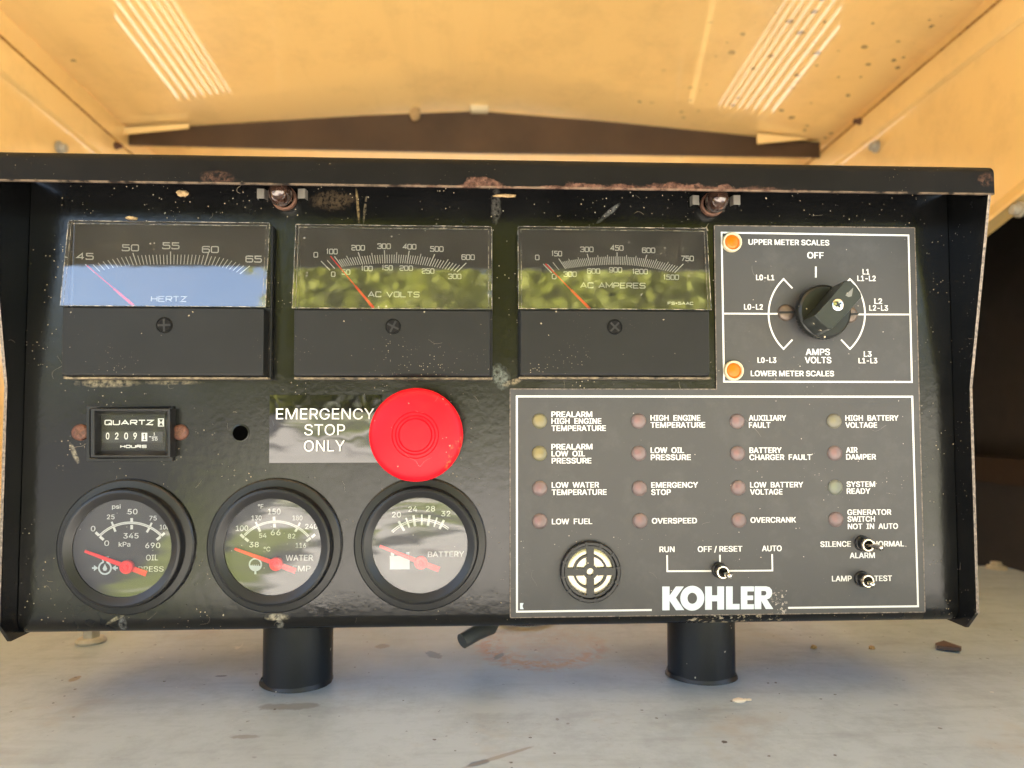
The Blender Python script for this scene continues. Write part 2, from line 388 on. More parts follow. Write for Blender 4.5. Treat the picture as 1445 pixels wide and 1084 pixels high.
M['worn'] = m_rust("worn_edge_metal", (.035, .028, .022), (.24, .19, .15), 700, .5)
M['knob'] = plain("knob_black_plastic", (.010, .011, .010), .30, bump=.06, specks=(600, .06, .3, DUST))
M['steel'] = plain("bright_steel", (.50, .49, .47), .22, 1.0, var=.05)
M['chrome'] = plain("switch_chrome", (.42, .41, .39), .16, 1.0, var=.08)
M['brass'] = plain("nickel_ring", (.66, .58, .46), .25, 1.0)
M['dull'] = plain("dull_screw_metal", (.13, .10, .08), .45, .6, var=.35, vs_=500)
M['cream'] = plain("cream_plastic", (.58, .50, .33), .4, var=.04)
M['orange'] = plain("orange_lens", (.62, .125, .001), .35, var=.10, vs_=300)
M['beam'] = plain("brown_primer_steel", (.055, .031, .016), .5, var=.65, vs_=14, bump=.1, bs=200)
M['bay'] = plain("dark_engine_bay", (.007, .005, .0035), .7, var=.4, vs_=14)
M['bolt'] = plain("painted_bolt", (.34, .32, .27), .5, var=.4, vs_=250)
M['mud'] = m_rust("dry_mud", (.20, .13, .06), (.50, .34, .16), 900, .95)
M['pvc'] = plain("grey_conduit", (.11, .11, .11), .45)
M['rubber'] = plain("black_rubber", (.010, .010, .010), .6)
M['tube'] = plain("black_tube_paint", (.016, .017, .020), .38, bump=.12, bs=300, specks=(260, .12, .22, (.45, .40, .32)))
M['silver'] = plain("buzzer_disc", (.42, .38, .29), .28, .8, var=.08)
M['caulk'] = plain("white_caulk", (.62, .58, .50), .4, bump=.3)
M['flake'] = plain("brown_flake", (.07, .045, .04), .6)
M['scr'] = plain("flush_screw_black", (.006, .006, .006), .6, spec=.1)
M['clip'] = plain("clip_steel", (.36, .33, .28), .38, .7)
M['ledge'] = m_rust("dusty_ledge", (.010, .010, .010), (.26, .20, .12), 330, .8)
def m_bulb():
    n = NT("dirty_bulb_glass")
    c = n.mix(n.ramp(n.noise(260, 4, .7), .35, .7), (.020, .009, .006), (.075, .040, .028))
    return n.done(n.bsdf(c, n.fmix(n.noise(300, 3), .06, .22), .2, None, 1.0, .6, .03))
M['bulb'] = m_bulb()
def m_lens(name, tint):
    n = NT(name)
    t = n.n('ShaderNodeBsdfTransparent'); t.inputs[0].default_value = (*tint, 1)
    d = n.math('MULTIPLY', n.specks(900, .12, .3), .4)
    p = n.bsdf(n.mix(d, tuple(.03+.21*x for x in tint), (.4, .36, .3)), .32)
    x = n.n('ShaderNodeMixShader'); x.inputs[0].default_value = .64; n.put(x.inputs[1], t.outputs[0]); n.put(x.inputs[2], p)
    return n.done(x.outputs[0])
LENS = {'red': m_lens("frosted_lens_red", (.82, .60, .58)), 'yellow': m_lens("frosted_lens_yellow", (.8, .74, .42)), 'straw': m_lens("frosted_lens_straw", (.80, .75, .55)), 'green': m_lens("frosted_lens_pale", (.74, .78, .62))}
DIODE = {'red': plain("red_diode", (.62, .12, .13), .4), 'yellow': plain("yellow_diode", (.80, .62, .06), .4), 'straw': plain("straw_diode", (.60, .52, .18), .4), 'green': plain("green_diode", (.50, .60, .40), .4)}

# ------------------------------------------------------------------ lettering
def load_font():
    import os
    try:
        p = os.path.join(bpy.utils.system_resource('DATAFILES'), 'fonts', 'Inter.woff2')
        return bpy.data.fonts.load(p)
    except Exception:
        return None
FONT = load_font()
_tc = {}
def outline(s):
    """the directed outline edges of a line of text, in em"""
    if s in _tc: return _tc[s]
    cu = bpy.data.curves.new("lettering_source", 'FONT'); cu.body = s
    if FONT: cu.font = FONT
    cu.resolution_u = 5; cu.fill_mode = 'NONE'
    ob = bpy.data.objects.new("lettering_source", cu); COL.objects.link(ob)
    dg = bpy.context.evaluated_depsgraph_get(); dg.update()
    me = bpy.data.meshes.new_from_object(ob.evaluated_get(dg))
    V = np.array([(v.co.x, v.co.y) for v in me.vertices]); E = np.array([tuple(e.vertices) for e in me.edges])
    bpy.data.objects.remove(ob); bpy.data.curves.remove(cu); bpy.data.meshes.remove(me)
    # restore a consistent direction round every closed outline
    nxt = {}
    adj = {}
    for a, b in E: adj.setdefault(int(a), []).append(int(b)); adj.setdefault(int(b), []).append(int(a))
    seen = set(); segs = []
    for st in range(len(V)):
        if st in seen or st not in adj: continue
        loop = [st]; seen.add(st); cur = st
        nb = [q for q in adj[st] if q == st+1] or adj[st]; cur2 = nb[0]
        while cur2 not in seen:
            loop.append(cur2); seen.add(cur2); q = [z for z in adj[cur2] if z not in seen]
            if not q: break
            cur2 = q[0]
        for a, b in zip(loop, loop[1:]+loop[:1]): segs.append((*V[a], *V[b]))
    _tc[s] = np.array(segs); return _tc[s]
def spans(S, y):
    """inside intervals of an outline along one height (non-zero winding, so overlapping strokes merge)"""
    y0, y1 = S[:, 1], S[:, 3]; k = (y0 <= y) != (y1 <= y)
    if not k.any(): return []
    q = S[k]; x = q[:, 0]+(y-q[:, 1])/(q[:, 3]-q[:, 1])*(q[:, 2]-q[:, 0]); d = np.where(q[:, 3] > q[:, 1], 1, -1)
    o = np.argsort(x); out = []; wnd = 0; st = None
    for xi, di in zip(x[o], d[o]):
        if wnd == 0: st = xi
        wnd += di
        if wnd == 0: out.append((st, xi))
    return out
def text(mb, s, ua, ub, v, cap, y, bold=.04, mi=0, nb=44):
    """print s on the plane y, its left and right ends, baseline and capital height as measured on the photograph"""
    Hh = outline("H"); c0, c1 = Hh[:, 1].min(), Hh[:, 1].max(); S = outline(s)
    kx = bold*(c1-c0)*1.0; ky = kx*.5
    xa, xb = S[:, 0].min()-kx, S[:, 0].max()+kx
    A = P(ua, v, y); B = P(ub, v, y); um = (ua+ub)/2
    z0 = float(P(um, v, y)[2]); z1 = float(P(um, v-cap, y)[2])
    X = lambda x: float(A[0]+(x-xa)/(xb-xa)*(B[0]-A[0])); Z = lambda t: z0+(t-c0)/(c1-c0)*(z1-z0)
    lo, hi = S[:, 1].min()-ky, S[:, 1].max()+ky; st = (c1-c0)/nb; n = int(math.ceil((hi-lo)/st))
    for i in range(n):
        yc = lo+(i+.5)*st; iv = []
        for dy in ((-ky, 0, ky) if ky > 0 else (0,)): iv += [(a_-kx, b_+kx) for a_, b_ in spans(S, yc+dy)]
        iv.sort(); m_ = []
        for a_, b_ in iv:
            if m_ and a_ <= m_[-1][1]: m_[-1][1] = max(m_[-1][1], b_)
            else: m_.append([a_, b_])
        za, zb2 = Z(yc-st/2), Z(yc+st/2)
        for a_, b_ in m_: mb.face([(X(a_), y, za), (X(b_), y, za), (X(b_), y, zb2), (X(a_), y, zb2)], mi)
# a square, wide stroke alphabet for the meter faces
def rnd(pts, r=.22, closed=False):
    out = []; n = len(pts)
    for i, p in enumerate(pts):
        if not closed and i in (0, n-1): out.append(p); continue
        a, c = pts[(i-1) % n], pts[(i+1) % n]
        va = (a[0]-p[0], a[1]-p[1]); vc = (c[0]-p[0], c[1]-p[1])
        la, lc = math.hypot(*va), math.hypot(*vc); k = min(r, la*.45, lc*.45)
        s0 = (p[0]+va[0]/la*k, p[1]+va[1]/la*k); s1 = (p[0]+vc[0]/lc*k, p[1]+vc[1]/lc*k)
        for t in (0, .25, .5, .75, 1):
            out.append(tuple((1-t)**2*s0[j]+2*t*(1-t)*p[j]+t*t*s1[j] for j in (0, 1)))
    return out
C_ = lambda *p: ('c', rnd(p, closed=True)); R_ = lambda *p: ('o', rnd(p)); S_ = lambda *p: ('o', list(p))
GL = {
 '0': [C_((0,0),(1,0),(1,1),(0,1))], '1': [S_((.15,.82),(.5,1),(.5,0))],
 '2': [R_((0,.8),(0,1),(1,1),(1,.52),(0,.5),(0,0),(1,0))], '3': [R_((0,.8),(0,1),(1,1),(1,.52),(.3,.52)), R_((.96,.50),(1,.50),(1,0),(0,0),(0,.2))],
 '4': [S_((.75,0),(.75,1),(0,.3),(1,.3))], '5': [S_((1,1),(.06,1),(.06,.56)), R_((.10,.58),(1,.58),(1,0),(0,0),(0,.18))],
 '6': [R_((1,.85),(1,1),(0,1),(0,0),(1,0),(1,.58),(.04,.58))], '7': [S_((0,1),(1,1),(.35,0))],
 '8': [C_((.05,.54),(.95,.54),(.95,1),(.05,1)), C_((0,0),(1,0),(1,.5),(0,.5))], '9': [R_((.96,.42),(0,.42),(0,1),(1,1),(1,0),(0,0),(0,.15))],
 'H': [S_((0,0),(0,1)), S_((1,0),(1,1)), S_((.04,.52),(.96,.52))], 'E': [S_((1,1),(0,1),(0,0),(1,0)), S_((.04,.52),(.85,.52))],
 'R': [S_((0,0),(0,1)), R_((.04,1),(1,1),(1,.45),(.04,.45)), S_((.5,.43),(1,0))], 'T': [S_((0,1),(1,1)), S_((.5,.97),(.5,0))],
 'Z': [S_((0,1),(1,1),(0,0),(1,0))], 'A': [S_((0,0),(.5,1),(1,0)), S_((.17,.30),(.83,.30))], 'C': [R_((1,.8),(1,1),(0,1),(0,0),(1,0),(1,.2))],
 'V': [S_((0,1),(.5,0),(1,1))], 'O': [C_((0,0),(1,0),(1,1),(0,1))], 'L': [S_((0,1),(0,0),(1,0))],
 'S': [R_((1,.82),(1,1),(0,1),(0,.52),(1,.5),(1,0),(0,0),(0,.18))], 'M': [S_((0,0),(0,1),(.5,.25),(1,1),(1,0))],
 'P': [S_((0,0),(0,1)), R_((.04,1),(1,1),(1,.42),(.04,.42))], 'F': [S_((1,1),(0,1),(0,0)), S_((.04,.5),(.85,.5))], '=': [S_((.1,.65),(.9,.65)), S_((.1,.35),(.9,.35))],
 'Q': [C_((0,0),(1,0),(1,1),(0,1)), S_((.6,.35),(1.1,-.08))], 'U': [R_((0,1),(0,0),(1,0),(1,1))], '-': [S_((0,.5),(1,.5))]}
WID = {'1': .55, '-': .5, '=': .8, ' ': .55, 'M': 1.2, 'A': 1.15, 'V': 1.15}
_off = [0]
def strip(mb, pts, w, y, closed=False, mi=0):
    """a flat line of width w along (x, z) points"""
    n = len(pts); L = []; Rr = []
    for i, p in enumerate(pts):
        a = pts[i-1] if (i or closed) else p; c = pts[(i+1) % n] if (i < n-1 or closed) else p
        def nv(q, r):
            d = (r[0]-q[0], r[1]-q[1]); l = math.hypot(*d) or 1e-9; return (-d[1]/l, d[0]/l)
        n1 = nv(a, p) if a != p else nv(p, c); n2 = nv(p, c) if c != p else n1
        mx, mz = n1[0]+n2[0], n1[1]+n2[1]; l = math.hypot(mx, mz) or 1e-9; mx, mz = mx/l, mz/l
        k = w/2/max(.35, mx*n1[0]+mz*n1[1])
        L.append((p[0]+mx*k, y, p[1]+mz*k)); Rr.append((p[0]-mx*k, y, p[1]-mz*k))
    if closed: L.append(L[0]); Rr.append(Rr[0])
    mb.grid([L, Rr], False, mi)
def wide(mb, s, ua, ub, v, cap, y, lw=1.25, mi=0, gap=.30):
    A = P(ua, v, y); B = P(ub, v, y); um = (ua+ub)/2; z0 = P(um, v, y)[2]; hh = P(um, v-cap, y)[2]-z0
    lw = lw*.000318
    tot = sum(WID.get(ch, 1) for ch in s)+gap*(len(s)-1); x = A[0]+lw/2; k = (B[0]-A[0]-lw)/tot
    for ch in s:
        wd = WID.get(ch, 1)*k
        for j, (kind, pts) in enumerate(GL.get(ch, [])):
            q = [(x+px*wd, z0+lw/2+pz*(hh-lw)) for px, pz in pts]
            strip(mb, q, lw, y-j*1.2e-5, kind == 'c', mi)
        x += wd+gap*k
def line(mb, uvs, wpx, y, closed=False, mi=0):
    pts = [(float(P(a, b, y)[0]), float(P(a, b, y)[2])) for a, b in uvs]
    strip(mb, pts, wpx*.000322, y, closed, mi)
def xz(U, V, y): p = P(U, V, y); return float(p[0]), float(p[2])

# ================================================================== the setting
mb = MB(); mb.box(-.449, .469, -.14, .308, -.012, 0)
deck = tag(mb.build('deck', M['deck'], None, bevel=.002), kind='structure')
def m_ground():
    """pale concrete yard; dark left lane and patches added to steer the reflections"""
    n = NT("yard"); q = n.xyz()
    con = n.mix(n.noise(1.2, 6, .7), (.50, .46, .39), (.66, .62, .55))
    con = n.mix(n.math('MULTIPLY', n.math('MULTIPLY', n.ramp(n.noise(.42, 3, .6), .48, .54), n.ramp(q[1], -1.5, -3.0)), .9), con, n.mix(n.ramp(n.noise(.35, 2), .42, .55), (.09, .085, .08), (.20, .23, .05)))
    lane_dk = n.mix(n.noise(3, 5), (.07, .07, .07), (.13, .125, .12))
    e = n.math('ADD', n.math('ADD', q[0], n.math('MULTIPLY', n.math('ABSOLUTE', q[1]), .20)), n.math('MULTIPLY', n.math('SUBTRACT', n.noise(.9, 4), .5), 1.6))  # edge of the unseen dark lane, added so the left gauge mirrors darker
    return n.done(n.bsdf(n.mix(n.math('MAXIMUM', n.ramp(e, -1.7, -1.3), n.ramp(q[1], -2.0, -1.0)), lane_dk, con), .95))
mb = MB(); GZ = -1.15
N = 24; R_G = 120
mb.grid([[(-R_G+2*R_G*i/N, -R_G+2*R_G*j/N, GZ) for i in range(N+1)] for j in range(N+1)])
tag(mb.build('ground', m_ground(), None), kind='structure')

# ------------------------------------------------------------------ enclosure round the panel
enc = thing('generator_enclosure', (0, .4, 0), 'yellow painted sheet metal enclosure roofing over the black panel, brown beam under its roof', 'enclosure')
WL, WR = -.45, .47
def zrid(y): return H+.411-.048*(y-.62)
def zleft(y): return H+.3434-.061*(y-.611)      # top of the channel strips
def eleft(y): return H+.374-.050*(y-.62)        # where the roof meets the walls
def eright(y): return H+.372-.050*(y-.62)
def zright(y): return H+.362-.035*(y-.631)
def zroof(x, y):
    if x < 0: t = x/WL; return zrid(y)*(1-t)+eleft(y)*t
    t = x/WR; return zrid(y)*(1-t)+eright(y)*t
mb = MB(); xs = [-.74, -.60, WL-.004, -.3, -.15, -.05, -.015, 0, .015, .05, .16, .32, WR+.004, .60, .74]; ys = [-.62+.12*i for i in range(20)]
sm = lambda x, y: zroof(x, y)-(.0035*math.exp(-(x/.02)**2))
low = [[(x, y, sm(x, y)) for x in xs] for y in ys]
top = [[(x, y, sm(x, y)+.003) for x in xs] for y in ys]
mb.grid(low); mb.grid(top)
for a, c in ((low[0], top[0]), (low[-1], top[-1])): mb.grid([a, c])
mb.grid([[r[0] for r in low], [r[0] for r in top]]); mb.grid([[r[-1] for r in low], [r[-1] for r in top]])
mb.build('roof_panel', M['roof'], enc, smooth=25)
YE = ys[-1]-.01
def wall(x0, x1, zt, rows, opening):
    """side wall in bands: a band with a louvre slot is left open between its two ends"""
    mb = MB(); ya = -.60
    def top_piece(y0, y1, zl):
        k = 6
        for i in range(k):
            a, b = y0+(y1-y0)*i/k, y0+(y1-y0)*(i+1)/k
            za, zb = zt(a)-.001, zt(b)-.001
            mb.grid([[(x0, a, zl), (x1, a, zl), (x1, a, za), (x0, a, za)], [(x0, b, zl), (x1, b, zl), (x1, b, zb), (x0, b, zb)]], True, 0, True, True)
    zs = sorted(rows, key=lambda r: -r[0])
    ztop = zs[0][0]+.02
    zo = opening[2] if opening else None
    ysplit = .60
    # rear piece with the louvres
    top_piece(ysplit, YE, ztop); zc = ztop
    for zz, y0, y1, hgt in zs:
        mb.box(x0, x1, ysplit, YE, zz+hgt/2, zc)
        if y0 > ysplit+1e-4: mb.box(x0, x1, ysplit, y0, zz-hgt/2, zz+hgt/2)
        mb.box(x0, x1, y1, YE, zz-hgt/2, zz+hgt/2)
        zc = zz-hgt/2
    mb.box(x0, x1, ysplit, YE, -.5, zc)
    return mb, top_piece
hs = .011
rowsL = [(H+.214-.027*k, .615, .834+(.209-(.214-.027*k))*1.65, hs) for k in range(8)]
rowsR = [(H+.199-.029*k, .615, .851+(.029*k)*1.7, hs) for k in range(8)]
mb, tp = wall(WL-.003, WL, eleft, rowsL, None); tp(-.12, .60, 0.0); mb.box(WL-.003, WL, -.12, .60, -.5, 0)
mb.build('side_wall', M['yellow'], enc)
mb, tp = wall(WR, WR+.003, eright, rowsR, None)
# front of the right wall: a strip under the roof, its lower edge sloping, dark bay below
a, b = PX(1445, 290, WR), PX(1400, 325, WR)
sl_ = (b[2]-a[2])/(b[1]-a[1])
k = 8
for i in range(k):
    y0, y1 = .15+.45*i/k, .15+.45*(i+1)/k
    lo = lambda y: max(a[2]+sl_*(y-a[1]), H+.145)
    mb.grid([[(WR, y0, lo(y0)), (WR+.003, y0, lo(y0)), (WR+.003, y0, eright(y0)-.001), (WR, y0, eright(y0)-.001)],
             [(WR, y1, lo(y1)), (WR+.003, y1, lo(y1)), (WR+.003, y1, eright(y1)-.001), (WR, y1, eright(y1)-.001)]], True, 0, True, True)
tp(-.12, .15, 0.0); mb.box(WR, WR+.003, -.12, .15, -.5, 0)
mb.build('side_wall', M['yellow'], enc)
# dark recess behind the right-hand opening
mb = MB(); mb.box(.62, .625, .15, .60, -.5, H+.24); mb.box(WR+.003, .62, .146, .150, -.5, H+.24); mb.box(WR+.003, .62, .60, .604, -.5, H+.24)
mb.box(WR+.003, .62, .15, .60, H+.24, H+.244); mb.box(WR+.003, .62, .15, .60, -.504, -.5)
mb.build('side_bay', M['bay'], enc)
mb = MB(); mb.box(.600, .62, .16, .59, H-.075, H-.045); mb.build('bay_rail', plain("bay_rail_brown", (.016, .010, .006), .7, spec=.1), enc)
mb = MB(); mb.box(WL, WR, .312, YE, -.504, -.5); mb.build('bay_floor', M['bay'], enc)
# channel strips along the top of both walls, with a rusty upper edge
for x0, s, zf in ((WL, 1, zleft), (WR, -1, zright)):
    mb = MB(); yy = [-.10+.1*i for i in range(11)]
    A_ = lambda y: [(x0+s*.0005, y, zf(y)-.034), (x0+s*.006, y, zf(y)-.032), (x0+s*.008, y, zf(y)-.008), (x0+s*.0075, y, zf(y)-.0045), (x0+s*.0005, y, zf(y)-.004)]
    mb.grid([A_(y) for y in yy], True, 0, True, True)
    f = mb.build('channel_strip', [M['yellow']], enc, smooth=30)
    mb = MB()
    mb.grid([[(x0+s*.0078, y, zf(y)-.0056+.0004*random.random()), (x0+s*(.0100+.0008*random.random()), y, zf(y)-.0048), (x0+s*.0078, y, zf(y)-.0036)] for y in [-.10+.01*i for i in range(100)]], True, 0, True, True)
    mb.build('rusty_seam', m_rust("seam_rust", (.16, .07, .015), (.50, .28, .07), 160, .8) if s == 1 else bpy.data.materials['seam_rust'], f)
# lower flange of the right strip with its bolt
mb = MB(); yy = [.16+.05*i for i in range(6)]
mb.grid([[(WR-.0004, y, lo(y)+.0005), (WR-.012, y, lo(y)+.001), (WR-.012, y, lo(y)+.004), (WR-.0004, y, lo(y)+.022)] for y in yy], True, 0, True, True)
mb.build('lower_flange', M['yellow'], enc)
def bolt_x(U, V, x, s, r, name='bolt', mat='bolt'):
    p = PX(U, V, x); mb = MB()
    rows = [[(x+s*h, p[1]+q*math.cos(k*math.pi/6), p[2]+q*math.sin(k*math.pi/6)) for k in range(12)] for q, h in ((r*1.5, 0), (r*1.5, .002), (r, .0022), (r, .007), (r*.8, .008))]
    mb.grid(rows, True, 0, False, True); return mb.build(name, M[mat], enc, smooth=30)
bolt_x(1440, 296, WR-.012, -1, .0045); bolt_x(1237, 207, WR-.001, -1, .005); bolt_x(83, 209, WL+.001, 1, .005); bolt_x(1214, 171, WR-.008, -1, .003, mat='rust'); bolt_x(163, 206, WL+.008, 1, .003, mat='rust')
# brown roof beam following the gable
BY = .62
mb = MB(); bx = [WL+.001, -.30, -.15, 0, .16, .32, WR-.009]
poly = [(x, sm(x, BY)-.0015) for x in bx] + [(WR-.009, H+.3515), (.2, H+.351), (0, H+.350), (-.2, H+.351), (WL+.001, H+.3535)]
mb.prism(poly, BY, BY+.004)
mb.build('roof_beam', M['beam'], enc)
# unseen beam added at the roof front, mirrored as the meters' dark top band
mb = MB(); F_ = -.60; poly = [(x, sm(x, F_)-.0015) for x in (-.73, -.45, -.2, 0, .2, .45, .73)] + [(.73, H+.350), (0, H+.352), (-.73, H+.350)]
mb.prism(poly, F_, F_+.004); mb.build('roof_beam', plain("added_beam_grey", (.040, .041, .038), .5, var=.4, vs_=14), enc)
# yellow corner brackets in front of the beam
for q in ([(152, 192), (156, 163), (267, 158), (266, 181)], [(1069, 203), (1068, 186), (1172, 180), (1150, 196)]):
    mb = MB(); y = BY-.012
    pts = [xz(*c, y) for c in q]; pts[1] = (pts[1][0], zroof(pts[1][0], y)-.004); pts[2] = (pts[2][0], zroof(pts[2][0], y)-.004)
    if q[0][0] > 500: pts = [xz(1069, 203, y), xz(1068, 190, y), xz(1160, 182, y), xz(1145, 196, y)]; pts[1] = (pts[1][0], zroof(pts[1][0], y)-.003); pts[2] = (pts[2][0], zroof(pts[2][0], y)-.003)
    mb.prism(pts, y, y+.002); mb.build('corner_bracket', M['yellow'], enc)
mb = MB(); c = xz(676, 155, BY-.004); mb.box(c[0]-.012, c[0]+.012, BY-.014, BY-.001, c[1]-.005, c[1]+.004); mb.build('edge_clip', M['cream'], enc, bevel=.002)
mb = MB(); c = xz(586, 162, BY-.004); mb.ball((c[0], BY-.006, c[1]+.002), .007, .006, .011, 14, 0, .18)
tag(mb.build('wasp_nest', M['mud'], None, smooth=60), 'small brown mud nest stuck to the middle of the roof beam', 'nest')
# rear wall, low enough to let daylight in over it
mb = MB(); mb.box(WL, WR, YE+.002, YE+.005, -.5, H+.15); mb.build('rear_wall', M['yellow'], enc)

# ------------------------------------------------------------------ trees across the yard, seen only as reflections
def m_leaf():
    n = NT("tree_leaves"); c = n.mix(n.noise(.9, 3), (.16, .20, .03), (.50, .48, .07))
    p = n.bsdf(c, .6); t = n.n('ShaderNodeBsdfTranslucent'); n.put(t.inputs[0], n.mix(.5, c, (.40, .42, .05)))
    x = n.n('ShaderNodeMixShader'); x.inputs[0].default_value = .35; n.put(x.inputs[1], p); n.put(x.inputs[2], t.outputs[0]); return n.done(x.outputs[0])
mb = MB()
def clump(c, r, n):
    for _ in range(n):
        d = Vector((random.gauss(0, 1), random.gauss(0, 1), random.gauss(0, 1))).normalized()*r*random.uniform(.55, 1.05)
        p = Vector(c)+d; s = random.uniform(.16, .36); a = Vector((random.gauss(0, 1), random.gauss(0, 1), random.gauss(0, 1))).normalized(); b = a.orthogonal().normalized()*s*.6; a = a*s
        mb.face([p-a, p+b, p+a, p-b])
for i in range(26):
    x = -6.8+i*.95+random.uniform(-.6, .6); y = -28-random.uniform(0, 5)
    top_ = 17.5+random.uniform(-1.8, 2.2)
    for k in range(7): clump((x+random.uniform(-1.6, 1.6), y+random.uniform(-1.2, 1.2), GZ+.8+(top_-1.2)*(k+.5)/7), random.uniform(1.3, 2.6), 420)
for i in range(34):
    x = -50+i*1.35; clump((x, -32-random.random()*2, GZ+1.6), random.uniform(1.5, 2.2), 80)
tag(mb.build('treeline', m_leaf(), None), kind='stuff')

# ================================================================== the control panel
pan = thing('control_panel', (.012, .045, 0), 'black generator control panel on two tube legs, with meters, gauges and a red button', 'control panel')
FL, FR = -.2000, .2232
# housing: face and bottom bend as one bent sheet, box behind
prof = [(.10, H+.1075), (0, H+.1075)]
rb = .007
zbtm = H-.0945
for k in range(9):
    t = math.pi/2*k/8; prof.append((rb-rb*math.cos(t), zbtm+rb-rb*math.sin(t)))
prof.append((.10, zbtm))
mb = MB(); mb.prismx(prof, FL, FR)
hou = mb.build('housing', M['black'], pan, smooth=40)
# side flanges: a sheet each, wide at the top and narrow below the kink, edge worn to bare metal
fp = [(.10, H+.1075), (-.0265, H+.1075), (-.0272, H+.0979), (-.0112, H+.0141), (-.0112, H-.0872), (-.0040, H-.0955), (.10, H-.0955)]
for x0, x1 in ((FL-.0018, FL-.0003), (FR+.0003, FR+.0018)):
    mb = MB(); mb.prismx(fp, x0, x1)
    for i in (2, 3):                        # worn front edge
        (ya, za), (yb, zb) = fp[i], fp[i+1]
        mb.grid([[(x0+.0001, ya-.0004, za), (x1-.0001, ya-.0004, za)], [(x0+.0001, yb-.0004, zb), (x1-.0001, yb-.0004, zb)]], False, 1)
    mb.build('side_flange', [M['black'], M['worn']], pan)
# visor: top sheet with a turned-down lip
zt, zl = H+.1110, H+.0979
vp = [(.10, zt), (-.024, zt)]
for k in range(1, 7):
    t = math.pi/2*k/6; vp.append((-.024-.004*math.sin(t), zt-.004+.004*math.cos(t)))
vp += [(-.028, zl), (-.0265, zl), (-.0265, zt-.0035), (-.0255, zt-.0018), (.10, zt-.0018)]
mb = MB(); mb.prismx(vp, FL-.0022, FR+.0032)
mb.build('visor', M['visor'], pan, smooth=35, bevel=.0003)
# tube legs
for x in (-.0895, .1155):
    mb = MB(); mb.lathez([(.0170, .0005), (.0170, zbtm-.0003)], x, .045, 56)
    leg = mb.build('tube_leg', M['tube'], pan, smooth=40)
    mb = MB(); rows = []
    for r_, z_ in ((.0169, .0022), (.0172, .0014), (.0176, .0007), (.0178, .0001)):
        rows.append([(x+(r_+(.0008*math.sin(3*a+x*90)+.0004*random.random())*(z_ < .003))*math.cos(a), .045+r_*math.sin(a), z_) for a in [2*math.pi*k/48 for k in range(48)]])
    mb.grid(rows, True); mb.build('weld_bead', M['tube'], leg, smooth=60)

# ------------------------------------------------------------------ printed plate (L-shaped)
YP = -.0008; YT = YP-.00012
pl = [(719.6, 549), (1008, 549), (1008, 318.1), (1290.7, 321.8), (1305.2, 863.9), (720.1, 871.6)]
p0 = P(719.6, 549, YP); p1 = P(1008, 318.1, YP); p2 = P(1305.2, 863.9, YP); p3 = P(1290.7, 321.8, YP); p4 = P(720.1, 871.6, YP)
xl, xm, xr = (p0[0]+p4[0])/2, p1[0], (p2[0]+p3[0])/2; zb_, zn, zt_ = (p2[2]+p4[2])/2, p0[2], (p1[2]+p3[2])/2
poly = [(xl, zb_), (xr, zb_), (xr, zt_), (xm, zt_), (xm, zn), (xl, zn)]
mb = MB(); mb.prism(poly, 0.0, YP)
plate = tag(mb.build('name_plate', [M['plate']], pan), label='dark grey L-shaped printed plate')
mb = MB(); e = .00022
for a_, b_ in zip(poly, poly[1:]+poly[:1]):
    strip(mb, [a_, b_], .00040, YP-.00005)
# keep the worn rim inside the outline
mb.build('worn_rim', M['worn'], plate)
mb = MB()
# upper frame, scale arcs
line(mb, [(1018.3, 328.3), (1282, 332.3), (1286.8, 539.1), (1021.7, 538.6)], 2.5, YT, True)
line(mb, [(1021.5, 442.6), (1098, 442.9)], 2.2, YT); line(mb, [(1207, 443.8), (1283.2, 443.9)], 2.2, YT)
cu_, cv_, rr = 1152.6, 443.2, 68.0
def arc(a0, a1, r, n=24): return [(cu_+r*math.cos(math.radians(a0+(a1-a0)*k/n)), cv_-r*math.sin(math.radians(a0+(a1-a0)*k/n))) for k in range(n+1)]
for s in (1, -1):
    A0 = 133.5 if s == 1 else 46.5; A1 = 226.5 if s == 1 else -46.5
    pts = arc(A0, A1, rr)
    q0 = (cu_+50*math.cos(math.radians(A0)), cv_-50*math.sin(math.radians(A0))); q1 = (cu_+50*math.cos(math.radians(A1)), cv_-50*math.sin(math.radians(A1)))
    line(mb, [q0]+pts+[q1], 2.3, YT-1e-5)
line(mb, [(1151.3, 376.3), (1151.3, 391.8)], 2.6, YT)
